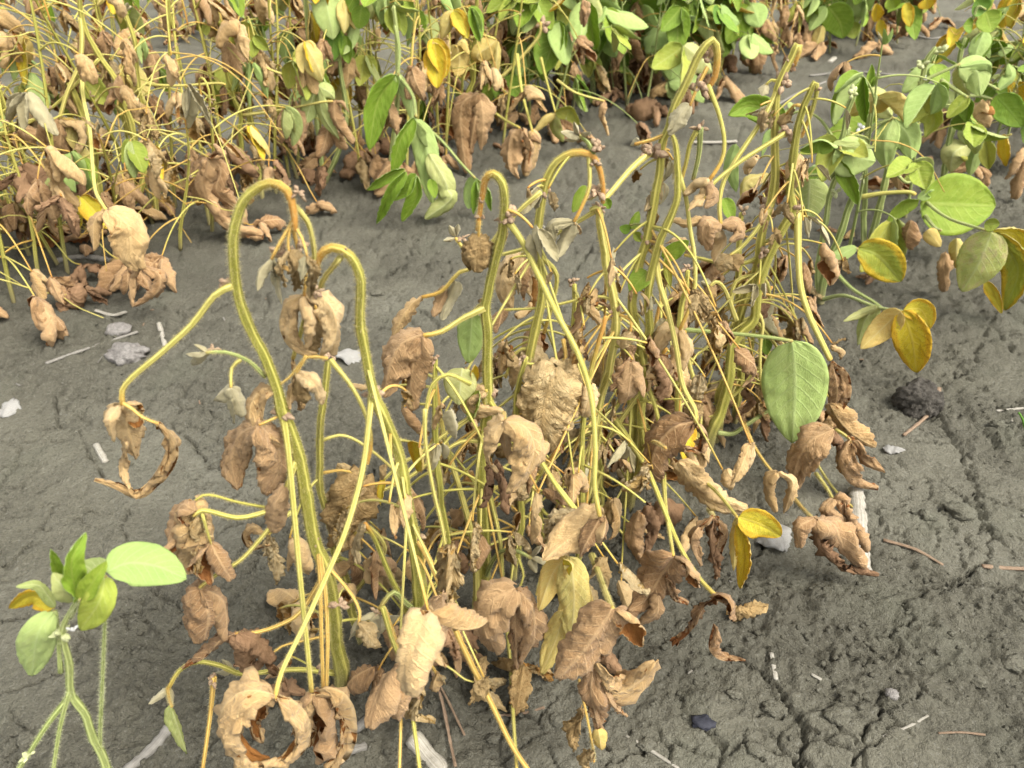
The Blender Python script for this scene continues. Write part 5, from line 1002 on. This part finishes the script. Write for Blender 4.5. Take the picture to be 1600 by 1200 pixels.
Mp.pet([(1505, 120), (1540, 130), (1560, 140)], 6, -.03, [('deep', [(1556, 150), (1575, 170), (1598, 198)], dict(w=22, tilt=-75, roll=.2)), ('green', [(1560, 140), (1580, 120), (1575, 100)], dict(w=14))])
Mp.pet([(1520, 30), (1528, 10), (1540, 15)], 5, 0, [('green', [(1540, 18), (1550, 50)], dict(w=20)), ('green', [(1520, 40), (1505, 40)], dict(w=12)), ('deep', [(1538, 20), (1525, 0)], dict(w=16))])
Mp.pet([(1510, 230), (1545, 220), (1580, 210)], 5, -.02, [('pale', [(1540, 215), (1545, 265)], dict(w=16)), ('yellow', [(1568, 210), (1572, 260)], dict(w=11)), ('brown', [(1600, 230), (1570, 280)], dict(w=14)), ('brown', [(1602, 250), (1585, 310)], dict(w=12)), ('brown', [(1540, 275), (1535, 300)], dict(w=9))])
GR_R = "living soybean plants towards the row end"
rg = np.random.default_rng(31)
for k, (bx, by) in enumerate([(1320, 420), (1415, 340), (1520, 240), (1560, 205), (1600, 170), (1640, 140), (1540, 260), (1590, 200), (1690, 110), (1480, 250), (1570, 235), (1620, 215), (1650, 180), (1600, 260), (1630, 120)]):
    wild_plant("bushy half-green soybean plant among flowering neighbours at the row end", ground(bx, by), rg.uniform(.34, .46), 200 + k, dict(green=3.4, gfold=2, pale=4, yellow=1, brown=1.0, tan=.5), GR_R, living=True, nodes=9, hook=0, L=(.065, .1), plen=(.08, .2), r=.003)

# ------------------------------------------------------------------ second row (behind), traced leading pieces then freely grown plants
rg2 = np.random.default_rng(61)
N_ = Plant("soybean plant with a long cascade of folded green leaves hanging to the soil", (610, 300), seed=30, living=True)
N_.stem([(610, 300), (612, 240), (618, 190), (622, 130), (620, 60), (616, 10)], [11, 11, 10, 9, 8, 7], hair=0)
N_.pet([(618, 40), (624, 80), (622, 118)], 7, -.05, [('gfold', [(620, 116), (590, 160), (577, 235)], dict(w=22, tilt=-75, fold=.3, dt=-.02)), ('gfold', [(622, 116), (638, 150), (645, 190)], dict(w=14, tilt=70)), ('green', [(618, 118), (595, 150), (578, 200)], dict(w=18, tilt=60))])
N_.pet([(625, 120), (645, 150), (650, 182)], 7, -.08, [('gfold', [(648, 184), (625, 220), (612, 275)], dict(w=20, tilt=-70, dt=-.02)), ('gfold', [(650, 186), (668, 240), (676, 320)], dict(w=22, tilt=75, fold=.3)), ('green', [(646, 190), (655, 215), (668, 230)], dict(w=16)), ('pale', [(670, 240), (698, 290), (690, 325)], dict(w=20, tilt=70, roll=.5)), ('pale', [(690, 290), (705, 310), (664, 342)], dict(w=20, tilt=60))], d0=-.03)
N_.pet([(612, 240), (622, 262), (632, 268)], 6, -.06, [('gfold', [(632, 264), (605, 275), (573, 297)], dict(w=12, tilt=-50)), ('gfold', [(635, 268), (610, 300), (588, 350)], dict(w=15, tilt=-70)), ('gfold', [(650, 272), (635, 300), (612, 312)], dict(w=15, tilt=-70)), ('gfold', [(652, 275), (650, 310), (628, 346)], dict(w=16, tilt=-70)), ('green', [(672, 280), (680, 310)], dict(w=9))], d0=-.04)
N_.pet([(655, 190), (690, 220), (720, 255), (742, 278)], 6, -.10, [('green', [(744, 278), (735, 300), (732, 326)], dict(w=14, tilt=75)), ('gfold', [(746, 280), (764, 300), (768, 330)], dict(w=12, tilt=-60)), ('gfold', [(744, 282), (745, 310), (740, 335)], dict(w=12, tilt=-60))], d0=-.07)
O_ = Plant("soybean plant bearing two clear yellow leaves above a brown curtain of dead ones", (735, 235), seed=31)
O_.stem([(735, 235), (728, 180), (740, 110), (745, 40), (742, -20)], [11, 10, 9, 8, 7], hair=0)
O_.pet([(740, 110), (725, 85), (712, 72)], 5, -.04, [('yellow', [(712, 70), (705, 90), (690, 118)], dict(w=11)), ('yellow', [(714, 70), (718, 95), (714, 120)], dict(w=18, tilt=80, roll=.1)), ('yellow', [(714, 70), (725, 65), (733, 85)], dict(w=9))])
O_.pet([(735, 60), (755, 55), (775, 62)], 5, -.05, [('yellow', [(776, 62), (765, 72), (745, 88), (756, 98)], dict(w=20, tilt=70, roll=.2)), ('yellow', [(778, 64), (775, 100), (763, 142)], dict(w=10, tilt=60))])
O_.pet([(735, 160), (745, 145), (750, 148)], 6, -.06, [('brown', [(748, 146), (722, 165), (722, 220), (730, 270)], dict(w=20, tilt=60)), ('brown', [(750, 146), (755, 190), (752, 235)], dict(w=24, tilt=65)), ('brown', [(752, 150), (740, 200), (735, 240)], dict(w=20))])
O_.pet([(750, 160), (785, 185), (812, 200)], 6, -.10, [('brown', [(814, 200), (798, 215), (795, 260), (810, 280)], dict(w=20, tilt=60)), ('brown', [(815, 202), (830, 230), (822, 270)], dict(w=16, tilt=60))], d0=-.03)
O_.pet([(808, 85), (815, 140), (825, 180), (832, 206)], 6, -.05, [('tan', [(832, 206), (835, 235), (822, 275)], dict(w=18, tilt=65)), ('brown', [(830, 208), (845, 225)], dict(w=10))], d0=-.05)
O_.pet([(770, 130), (795, 110), (840, 60), (845, 35)], 7, -.02); O_.cluster(848, 40, 14)
O_.pet([(845, 90), (855, 130), (868, 176)], 5, -.05, [('yellow', [(868, 177), (850, 185), (833, 206)], dict(w=12)), ('pale', [(868, 177), (890, 172), (905, 195)], dict(w=16, tilt=-60)), ('spot', [(868, 180), (866, 200), (880, 222)], dict(w=13))], d0=-.03)
O_.pet([(870, 125), (900, 145), (944, 158)], 5, -.05, [('tan', [(945, 157), (938, 175), (950, 212)], dict(w=8)), ('brown', [(945, 157), (940, 190)], dict(w=7))])
Q_ = Plant("vigorous soybean plant with broad deep green leaves in the row behind", (928, 150), seed=32, living=True)
Q_.stem([(928, 150), (925, 120), (915, 80), (905, 40), (900, 0)], [11, 10, 9, 8, 8], hair=0)
Q_.pet([(915, 100), (895, 60), (880, 20)], 6, -.06, [('pale', [(878, 20), (905, 50), (918, 100)], dict(w=30, tilt=78, roll=.2, wide=.5)), ('pale', [(876, 20), (885, 50), (905, 85)], dict(w=14, tilt=-60)), ('pale', [(880, 15), (860, 10), (855, 40)], dict(w=14))])
Q_.pet([(930, 110), (950, 80), (945, 55)], 6, -.05, [('deep', [(942, 52), (965, 65), (983, 95)], dict(w=24, tilt=-78, roll=.1)), ('deep', [(940, 62), (945, 90), (953, 124)], dict(w=11)), ('green', [(985, 45), (990, 80)], dict(w=17)), ('deep', [(962, 100), (990, 108)], dict(w=12)), ('spot', [(975, 118), (1000, 130)], dict(w=10))])
Q_.pet([(925, 35), (960, 28), (980, 20)], 7, -.04, [('deep', [(985, 5), (955, 10), (937, 18)], dict(w=14, tilt=-70)), ('deep', [(985, 15), (1010, 10), (1040, 30)], dict(w=26, tilt=-70)), ('deep', [(990, 30), (1015, 50), (1035, 65)], dict(w=20, tilt=-70)), ('green', [(1010, 8), (1025, 25), (1005, 38)], dict(w=16))])
Q_.pet([(985, 90), (1010, 70), (1035, 60)], 5, -.03, [('deep', [(1035, 60), (1060, 45), (1085, 40)], dict(w=24, tilt=-70)), ('deep', [(1035, 62), (1060, 75), (1080, 80)], dict(w=20, tilt=70)), ('yellow', [(1005, 70), (1015, 85)], dict(w=12))])
Q_.pet([(1012, 75), (1030, 105), (1042, 125)], 5, -.06, [('green', [(1042, 76), (1050, 100), (1048, 125)], dict(w=20, tilt=80, roll=.1)), ('tan', [(1042, 128), (1020, 145), (1018, 160)], dict(w=12)), ('pale', [(1044, 126), (1055, 150), (1050, 165)], dict(w=12)), ('deep', [(1044, 126), (1080, 130), (1100, 160)], dict(w=20))])
R_ = Plant("soybean plant with bare yellow stalks and brown curled fringe of leaves at its foot", (1175, 112), seed=33)
R_.stem([(1175, 112), (1170, 60), (1160, 10), (1155, -30)], [9, 8, 8, 7], hair=0)
R_.pet([(1165, 40), (1185, 55), (1215, 70)], 4, -.03, [('brown', [(1160, 60), (1165, 95), (1190, 115)], dict(w=14)), ('brown', [(1180, 65), (1185, 100), (1180, 115)], dict(w=14)), ('brown', [(1214, 70), (1205, 90), (1215, 115)], dict(w=12))])
R_.pet([(1150, 20), (1135, 35), (1120, 45)], 4, -.03, [('brown', [(1115, 42), (1128, 60), (1112, 90)], dict(w=14)), ('deep', [(1120, 35), (1150, 25), (1185, 15)], dict(w=14)), ('deep', [(1100, 20), (1120, 60)], dict(w=16))])
S_ = Plant("green and yellow soybean plant beside the bare strip of soil with straw", (1330, 52), seed=34, living=True)
S_.stem([(1330, 52), (1328, 20), (1322, -15)], [8, 8, 7], hair=0)
S_.pet([(1325, 25), (1310, 10), (1295, 8)], 4, -.03, [('green', [(1294, 10), (1312, 35), (1318, 60)], dict(w=24, tilt=-78, roll=.1)), ('green', [(1290, 10), (1275, 30), (1265, 48)], dict(w=12)), ('green', [(1330, -5), (1345, 15), (1350, 28)], dict(w=20)), ('yellow', [(1285, 40), (1275, 70), (1268, 85)], dict(w=11)), ('pale', [(1330, 35), (1335, 60)], dict(w=12)), ('yellow', [(1370, 5), (1368, 35)], dict(w=14)), ('yellow', [(1375, 30), (1380, 62)], dict(w=9)), ('yellow', [(1415, 5), (1422, 42)], dict(w=10)), ('green', [(1390, -5), (1400, 12)], dict(w=14)), ('yellow', [(1448, -2), (1450, 14)], dict(w=14)), ('brown', [(1260, 50), (1265, 80)], dict(w=10))])

# left part of the second row: traced leading stalks
T_ = Plant("withered soybean plant with a thick stem and looping curled leaf mask", (150, 362), seed=35)
T_.stem([(150, 362), (155, 290), (140, 220), (120, 150), (112, 135)], [10, 13, 15, 12, 9], hair=0)
T_.stem([(235, 352), (225, 290), (205, 200), (180, 130), (160, 90), (140, 50), (128, 20), (122, -10)], [11, 11, 11, 10, 10, 9, 9, 8], hair=0, off=.0)
T_.pet([(126, 28), (128, 60), (124, 100), (105, 145), (93, 185)], 9, -.06, [('brown', [(92, 186), (65, 190), (58, 215), (75, 250)], dict(w=18, tilt=45)), ('tan', [(94, 186), (125, 195), (132, 225), (105, 260)], dict(w=18, tilt=45)), ('brown', [(93, 188), (95, 215), (85, 275)], dict(w=18, tilt=60))])
T_.pet([(155, 92), (120, 130), (85, 165), (40, 195), (-10, 215)], 6, -.04, [('brown', [(40, 190), (20, 215), (35, 250)], dict(w=20)), ('brown', [(35, 195), (55, 230)], dict(w=16))])
T_.pet([(128, 95), (130, 150), (140, 200), (145, 260), (150, 300), (165, 327)], 8, -.05, [('tan', [(168, 328), (148, 345), (147, 392)], dict(w=14, tilt=60)), ('tan', [(170, 328), (200, 355), (205, 400), (218, 420)], dict(w=22, tilt=68, roll=.5)), ('brown', [(218, 415), (203, 440), (208, 480)], dict(w=12)), ('brown', [(222, 418), (250, 430), (242, 460), (210, 478)], dict(w=14, tilt=40))], d0=-.02)
U_ = Plant("pale hairy soybean plant with small tufted leaf crown above withered neighbours", (245, 340), seed=36)
U_.stem([(245, 340), (238, 270), (228, 190), (215, 120), (208, 60), (197, 20), (193, 8)], [10, 10, 9, 9, 8, 8, 6], hair=2000)
U_.pet([(198, 22), (195, 12)], 5, 0, [('wool', [(195, 14), (186, 8)], dict(w=4)), ('wool', [(195, 14), (200, 4)], dict(w=4)), ('wool', [(196, 16), (206, 10)], dict(w=4))])
U_.pet([(213, 85), (222, 70), (224, 62), (220, 56)], 5, -.02, [('gfold', [(221, 58), (214, 80), (222, 100)], dict(w=9)), ('gfold', [(223, 58), (230, 80), (226, 95)], dict(w=8))])
U_.pet([(228, 132), (280, 134), (340, 130), (352, 132)], 5, -.02)
U_.pet([(180, 165), (220, 195), (270, 215), (325, 245)], 5, -.05, [('brown', [(325, 246), (305, 270), (310, 320)], dict(w=22, tilt=60)), ('brown', [(327, 246), (345, 265), (340, 300), (375, 330)], dict(w=20, tilt=50)), ('brown', [(326, 248), (318, 290), (345, 350), (410, 370)], dict(w=15, tilt=50)), ('brown', [(330, 245), (352, 240), (335, 225)], dict(w=12, tilt=-40))])
V_ = Plant("wilting soybean plant with three folded pale green pods of leaf hanging together", (385, 300), seed=37)
V_.stem([(385, 300), (378, 250), (376, 190), (365, 150), (356, 120), (350, 60), (342, 38), (328, 34)], [9, 9, 9, 8, 8, 8, 7, 5], hair=2000)
V_.pet([(338, 36), (325, 34), (318, 38)], 5, -.01, [('pale', [(320, 36), (308, 48)], dict(w=8)), ('pale', [(322, 36), (322, 56)], dict(w=7))])
V_.stem([(410, 310), (402, 240), (392, 180), (388, 120), (384, 70), (375, 55), (360, 56)], [8, 8, 8, 8, 7, 6, 5], hair=2000, off=.03)
V_.pet([(388, 95), (392, 98), (394, 98)], 5, -.03, [('gfold', [(384, 98), (372, 115), (362, 142)], dict(w=9, tilt=70)), ('gfold', [(390, 98), (388, 130), (390, 168)], dict(w=8, tilt=70)), ('gfold', [(396, 98), (412, 125), (418, 155)], dict(w=9, tilt=70)), ('yellow', [(370, 90), (358, 110)], dict(w=10)), ('pale', [(398, 62), (395, 90)], dict(w=9)), ('pale', [(396, 56), (420, 78)], dict(w=11))])
V_.pet([(352, 132), (330, 130), (282, 134)], 5, -.02); V_.pet([(396, 97), (430, 112), (470, 124), (492, 135)], 5, -.03, [('pale', [(494, 136), (485, 165), (476, 195)], dict(w=18, tilt=75, roll=.2)), ('pale', [(496, 136), (505, 180), (530, 218)], dict(w=12)), ('pale', [(496, 134), (515, 145), (523, 155)], dict(w=14))])
V_.pet([(380, 180), (420, 175), (460, 168), (500, 160), (520, 158)], 5, -.05, [('brown', [(522, 158), (525, 190), (550, 225)], dict(w=18, tilt=60)), ('brown', [(522, 158), (535, 160), (545, 175)], dict(w=8)), ('brown', [(452, 172), (435, 190), (440, 225)], dict(w=16, tilt=50)), ('brown', [(455, 172), (475, 190), (470, 225)], dict(w=14, tilt=50))])
W_ = Plant("soybean plant with large drooping green leaves among brown ones near the cascade", (505, 285), seed=38, living=True)
W_.stem([(505, 285), (500, 230), (490, 160), (485, 100), (480, 40), (476, -10)], [9, 9, 8, 8, 8, 7], hair=0)
W_.stem([(545, 280), (540, 200), (533, 120), (525, 60), (512, 10), (508, -20)], [9, 9, 8, 8, 8, 7], hair=0, off=.0)
W_.pet([(483, 72), (472, 120), (455, 150), (452, 168)], 6, -.04)
W_.pet([(530, 92), (515, 95), (504, 92)], 5, -.04, [('green', [(505, 92), (495, 115), (510, 130)], dict(w=14)), ('gfold', [(502, 94), (488, 130), (455, 165)], dict(w=14)), ('pale', [(480, 90), (460, 100), (455, 130)], dict(w=12))])
W_.pet([(510, -20), (520, -10), (530, -10)], 5, -.02, [('green', [(505, -15), (515, 30), (520, 62)], dict(w=24, tilt=80, roll=.1)), ('deep', [(520, 40), (520, 95)], dict(w=16)), ('green', [(540, 55), (545, 100)], dict(w=14)), ('green', [(565, 8), (560, 45)], dict(w=15)), ('green', [(556, -10), (540, 20)], dict(w=12))])

row2 = [flat_hit(*p) for p in ROW2_PX]
def along(pts, s):
    Ls = [0.0]
    for a, b in zip(pts[:-1], pts[1:]): Ls.append(Ls[-1] + (b - a).length)
    s = s * Ls[-1]; k = max(0, min(len(pts) - 2, int(np.searchsorted(Ls, s)) - 1)); return pts[k].lerp(pts[k + 1], (s - Ls[k]) / (Ls[k + 1] - Ls[k]))
def proj_x(p): return 800 + FPX * p.x / depth(p)
BR = dict(tan=4, brown=2.4, crisp=2.6, dark=.2, pale=1.4, yellow=.5, gfold=.6, wool=.5)
MIXED = dict(tan=2, brown=2.2, pale=1.2, gfold=1.0, yellow=.7, crisp=.5)
GRN = dict(deep=1.4, green=4, pale=2.4, gfold=1, yellow=.6, brown=.6)
MIXG = dict(gfold=2, green=1.4, pale=1.6, brown=1.6, tan=1, yellow=.8)
YST = dict(brown=3, tan=2, yellow=.5, pale=.6, green=.4)
LAB = {'b': "withered second-row soybean plant with brown curled leaves", 'm': "half-withered second-row soybean plant with tan and pale green leaves",
       'v': "half-green second-row soybean plant", 'g': "second-row soybean plant with broad green leaves", 'y': "sparse second-row soybean plant with yellow stalks"}
NEAR = [(20, "fringe of low leaf clumps"), (150, "leaf-mask plant"), (245, "tufted-crown plant"), (385, "three-folded-leaf plant"), (505, "drooping green plant"), (610, "green leaf cascade"),
        (735, "two yellow leaves"), (928, "deep green plant"), (1060, "bent tip of the tallest plant"), (1175, "brown-fringed bare stalks"), (1330, "bare strip with straw"), (1450, "row's far end")]
cnt = 0
NR2 = 118
for k in range(NR2):
    s = (k + rg2.uniform(.2, .8)) / NR2; p = along(row2, s) + Vector((rg2.normal(0, .075), rg2.normal(.0, .09), 0)); p.z = gz(p.x, p.y); x = proj_x(p)
    kind = 'b' if x < 330 else ('m' if x < 560 or 680 < x < 800 else 'v' if x < 790 else ('g' if x < 1090 else ('y' if x < 1260 else 'g')))
    if x > 1130 and rg2.random() < .45: continue
    mix = {'b': BR, 'm': MIXED, 'g': GRN, 'y': YST, 'v': MIXG}[kind]; near = min(NEAR, key=lambda q: abs(q[0] - x))[1]; lab = LAB[kind] + " near the " + near; grp = LAB[kind].split(" soybean")[0] + " plants near the " + near
    h = rg2.uniform(.44, .62) * (1 if kind != 'g' else .85)
    wild_plant(lab, p, h, 300 + k, mix, grp, living=(kind == 'g'), nodes=int(rg2.integers(8, 11)) if kind == 'b' else int(rg2.integers(7, 11)), bare=6 if kind == 'b' else 4, hook=.55 if kind in 'bm' else .2, L={'b': (.055, .09), 'g': (.095, .14)}.get(kind, (.065, .1))); cnt += 1
for k, (bx, by) in enumerate([(-60, 520), (20, 470), (60, 440), (-20, 450), (330, 360), (280, 385), (90, 410), (190, 395)]):
    wild_plant("low withered soybean plant drooping to the soil before the second row", ground(bx, by), rg2.uniform(.26, .4), 700 + k, BR, "low withered plants fronting the second row", nodes=8, hook=.4, L=(.06, .095), zlo=.2)
# third row, far behind on the left
ROW3 = [flat_hit(*p) for p in [(-330, 140), (-100, 105), (150, 75), (450, 38), (800, 0), (1000, -22)]]
for k in range(34):
    s = (k + rg2.uniform(.2, .8)) / 34; p = along(ROW3, s) + Vector((rg2.normal(0, .05), rg2.normal(0, .05), 0)); p.z = gz(p.x, p.y); x = proj_x(p)
    wild_plant("soybean plant of the farthest row, stems and dry leaves seen between nearer plants", p, rg2.uniform(.45, .6), 500 + k, MIXED if x < 500 else GRN, "plants of the farthest row", living=x > 500, nodes=8, hook=.3, L=(.085, .125))

# ------------------------------------------------------------------ litter on the soil
def straw(pts, w, label, name="straw", mat=None, group=None, flat=.55, cat="straw", lift=0.0):
    Q = []; rng = rgl
    for p in pts:
        g = ground(*p); h = full_height(np.array([g.x]), np.array([g.y]))[0][0]; r = w * .5 * depth(g) / FPX; Q.append([g.x, g.y, max(h, g.z - .004) + r * flat * .8 + lift, r])
    C = catmull(Q, .005); o0 = C[0, :3].copy(); M = C[:, :3] - o0; R = C[:, 3] * (1 + rng.normal(0, .10, len(C)))
    V, F_, uv, A = tube_arrays(M, R, 8); 
    zc = np.concatenate([np.repeat(M[:, 2], 8), [M[0, 2], M[-1, 2]]]); V[:, 2] = zc + (V[:, 2] - zc) * flat
    o = link(name, mk_mesh(name, V, F_, [mat or MAT_STRAW], uv=uv, smooth=False)); o.location = o0; tag(o, label, cat, group); return o
GS = "pale straw bits lying on the soil"
straw([(72, 568), (130, 545), (214, 517)], 7, "long thin grey straw stick lying beside a pale crumbly stone", mat=MAT_GSTRAW)
straw([(85, 408), (130, 402), (190, 412), (255, 418)], 13, "thick weathered grey stalk lying under the withered second row", "corn_stalk", MAT_GSTRAW, cat="stalk")
straw([(1336, 770), (1340, 820), (1348, 890)], 24, "split white stalk half hidden under brown curled leaves", "corn_stalk", flat=.7, cat="stalk")
straw([(1205, 1022), (1212, 1062)], 8, "short white straw chip standing out on bare soil near a long crack")
straw([(978, 1148), (1020, 1175), (1060, 1202)], 6, "thin white straw sliver beneath the big brown leaf clump")
straw([(645, 1155), (668, 1178), (690, 1205)], 30, "broad flat grey-white stalk piece near the crossing petioles", "corn_stalk", flat=.35, cat="stalk")
straw([(555, 1140), (580, 1115), (600, 1090)], 16, "jointed grey root piece beside the curled tan leaf rings", "root_piece", MAT_GSTRAW, cat="root")
straw([(530, 1180), (570, 1165)], 16, "short grey stalk fragment near the jointed root piece", "corn_stalk", MAT_GSTRAW, flat=.5, cat="stalk")
straw([(195, 1205), (240, 1165), (265, 1140)], 20, "frayed grey stalk between the living seedling and the leaf rings", "corn_stalk", MAT_GSTRAW, flat=.4, cat="stalk")
straw([(1380, 845), (1430, 858), (1472, 885)], 6, "thin brown bent stem on the soil right of the split white stalk", "twig", MAT_TWIG, cat="twig")
straw([(1535, 885), (1570, 888), (1610, 888)], 8, "brown stem fragment beside a crack in the soil", "twig", MAT_TWIG, cat="twig")
straw([(1380, 1148), (1420, 1135), (1450, 1118)], 4, "fine pale rootlet lying across rough soil", "twig", cat="twig")
straw([(1465, 1148), (1500, 1147), (1540, 1146)], 4, "straight brown grass stem lying on smooth soil", "twig", MAT_TWIG, cat="twig")
straw([(1412, 680), (1440, 660), (1464, 632), (1466, 610)], 6, "curved stem hugging the cone-shaped brown stub", "twig", MAT_TWIG, cat="twig", lift=.002)
straw([(1558, 640), (1600, 636)], 5, "thin white stem beside a green grass blade")
straw([(1080, 222), (1120, 226), (1150, 224)], 8, "pale rounded straw piece behind the tallest hooked plant")
straw([(150, 695), (165, 722)], 10, "small white straw chip below the pale curled leaves")
straw([(248, 505), (258, 540)], 8, "white straw chip standing out behind the outstretched stalk")
straw([(150, 488), (175, 492), (198, 490)], 7, "crooked pale straw by the crumbly stone")
straw([(1296, 98), (1303, 92)], 9, "small white chip on the dark strip between rows")
straw([(1388, 60), (1392, 42)], 7, "upright white straw in the dark strip between rows")
straw([(1265, 120), (1330, 112), (1400, 118)], 5, "pale straw strand lying along the dark strip", mat=MAT_GSTRAW)
straw([(1395, 20), (1410, 48), (1450, 62), (1490, 55)], 4, "forked grey twig at the far end of the bare strip", "twig", MAT_GSTRAW, cat="twig")
straw([(1190, 180), (1240, 150), (1290, 128)], 5, "thin grey straw between the second row and the folded bright leaf", mat=MAT_GSTRAW)
straw([(870, 665), (905, 660)], 9, "white straw behind the crinkled straw-coloured leaf")
straw([(820, 690), (860, 670), (920, 640)], 6, "slanting grey straw behind the crossing pale stalks", mat=MAT_GSTRAW)
straw([(670, 1045), (690, 1100), (705, 1170), (712, 1205)], 5, "reddish thin stem slanting below the orange-tipped plant", "twig", MAT_TWIG, cat="twig", lift=.006)
straw([(682, 1065), (700, 1100), (726, 1152)], 4, "dark thin stem beside the reddish one", "twig", MAT_TWIG, cat="twig", lift=.004)
straw([(775, 1120), (815, 1112), (850, 1106)], 5, "brown stem fragment lying by the two long bottom petioles", "twig", MAT_TWIG, cat="twig")
for k in range(46):                                                      # small scattered chips
    px = rgl.uniform(0, 1600); py = rgl.uniform(130, 1190); a = rgl.uniform(0, pi); l = rgl.uniform(4, 15) * (.5 + py / 1400)
    straw([(px, py), (px + l * cos(a), py + l * sin(a) * .6)], rgl.uniform(2.0, 4.5) * (.5 + py / 1300), "tiny pale straw chip scattered on the soil", "straw_chip", [MAT_STRAW, MAT_GSTRAW, MAT_TWIG][k % 3], "tiny scattered straw chips", cat="straw chip")

def husk(px, py, w, label, name, cat, seed):
    """crumpled papery flake lying on the soil"""
    rng = np.random.default_rng(seed); me = leaf_mesh_auto('crisp', rng, 17, 5, W=.45, bend=1.0, roll=.9); me.materials.clear(); me.materials.append(MAT_CHAFF); me.materials.append(MAT_CHAFF)
    g = ground(px, py); r = w * depth(g) / FPX; a = rng.uniform(0, 6.28); d = Vector((cos(a), sin(a), .15)) * r
    o = place_leaf(me, None, (0, 0, 0), g + Vector((0, 0, .004)) - d * .5, d, (0, 0, 1), pi + rng.uniform(-.4, .4), name); tag(o, label, cat); return o
def lump(px, py, w, h, label, name, mat, cat, seed, ridg=0.25, flat=.7, group=None, sub=3):
    import bmesh
    bm = bmesh.new(); bmesh.ops.create_icosphere(bm, subdivisions=sub, radius=1.0); V = np.array([v.co[:] for v in bm.verts]); Fc = np.array([[v.index for v in f.verts] for f in bm.faces]); bm.free()
    n = fbm(V[:, 0] * 2 + seed, V[:, 1] * 2 + V[:, 2] * 1.7, seed, 3) - .5; n2 = fbm(V[:, 0] * 9 + seed, V[:, 1] * 9 + V[:, 2] * 8, seed + 3, 2) - .5
    V = V * (1 + ridg * 2 * n + ridg * .9 * n2)[:, None]
    g = ground(px, py + h * .35); r = w * .5 * depth(g) / FPX; V = V * [r, r * .85, r * flat]
    o = link(name, mk_mesh(name, V, Fc, [mat], smooth=False)); o.location = (g.x, g.y, g.z + r * flat * .3); tag(o, label, cat, group); return o
lump(1432, 615, 64, 60, "cone-shaped flaky brown root stub beside the long crack", "root_stub", MAT_CLOD, "stub", 3, .34, 1.05, sub=5)
lump(200, 545, 62, 36, "pale crumbly stone behind a thin grey straw stick", "crumbly_stone", MAT_STONE, "stone", 7, .3, .5, sub=4)
lump(186, 508, 40, 30, "rounded pale clod touching the crumbly stone", "clod", MAT_STONE, "clod", 9, .25, .55)
lump(1320, 838, 26, 14, "flat grey stone half under the brown curled leaf pair", "stone", MAT_STONE, "stone", 13, .2, .4)
lump(1392, 1078, 22, 24, "small pale stone at the end of a soil crack", "stone", MAT_STONE, "stone", 15, .3, .8)
lump(1098, 1126, 32, 10, "black charred chip on the soil below the brown leaf clump", "charred_chip", MAT_CHAR, "chip", 17, .5, .3)
husk(1208, 845, 62, "white papery husk behind the spotted yellow leaf", "husk", "husk", 19)
husk(15, 640, 44, "white papery husk lying on open soil", "husk", "husk", 21)
husk(1396, 705, 32, "small white flake near the curled leaves at the soil", "flake", "flake", 23)
husk(545, 560, 50, "torn white husk behind the two hooked stems", "husk", "husk", 25)
lump(625, 1060, 48, 44, "pale dried leaf-like scale at the foot of the orange-tipped plant", "bark_scale", MAT_STONE, "scale", 27, .3, .4)
for k, (px, py, w) in enumerate([(1205, 1100, 34), (1310, 1110, 40), (1150, 1080, 24), (1585, 1030, 36), (1530, 1060, 26), (1180, 1165, 30), (1500, 790, 44), (1450, 800, 30), (590, 455, 22), (40, 1150, 30), (250, 870, 24), (1010, 1160, 26), (870, 1120, 24), (770, 1150, 22), (1560, 660, 26)]):
    lump(px, py, w, w * .6, "rounded clod of grey clay soil", "soil_clod", MAT_SOIL, "clod", 50 + k, .45, .45, "soil clods on the bare strip")
rl_ = np.random.default_rng(404)
for k in range(44):                                                    # fallen leaves under the rows
    row = ROW1[1:9] if k < 26 else ROW2[1:7]; p = along(row, rl_.uniform(0, 1)) + Vector((rl_.normal(0, .09), rl_.normal(0, .09), 0)); p.z = gz(p.x, p.y) + .006
    st = ['dark', 'dark', 'brown', 'crisp'][k % 4]; L_ = rl_.uniform(.03, .06) * (1 if k < 26 else 1.3); a_ = rl_.uniform(0, 6.28); d_ = Vector((cos(a_), sin(a_), rl_.uniform(-.02, .15))) * L_
    o = place_leaf(POOL[st][int(rl_.integers(len(POOL[st])))], None, (0, 0, 0), p - d_ * .5 + Vector((0, 0, .003)), d_, (0, 0, 1), pi + rl_.uniform(-.5, .5), "fallen_leaf")
    tag(o, "fallen brown leaf lying on the soil at the foot of the " + ("front" if k < 26 else "second") + " row", "leaf", "fallen leaves under the " + ("front" if k < 26 else "second") + " row")
gb = Plant("green grass blade at the edge of the bare soil", (1602, 668), seed=90, living=True, name="grass_blade", hair=False)
gb.pet([(1602, 668), (1598, 655), (1592, 645)], 5, 0, mat=MAT_GRASS, name="blade"); gb.pet([(1604, 668), (1606, 650), (1604, 632)], 5, 0, mat=MAT_GRASS, name="blade")
gb.root["category"] = "grass"
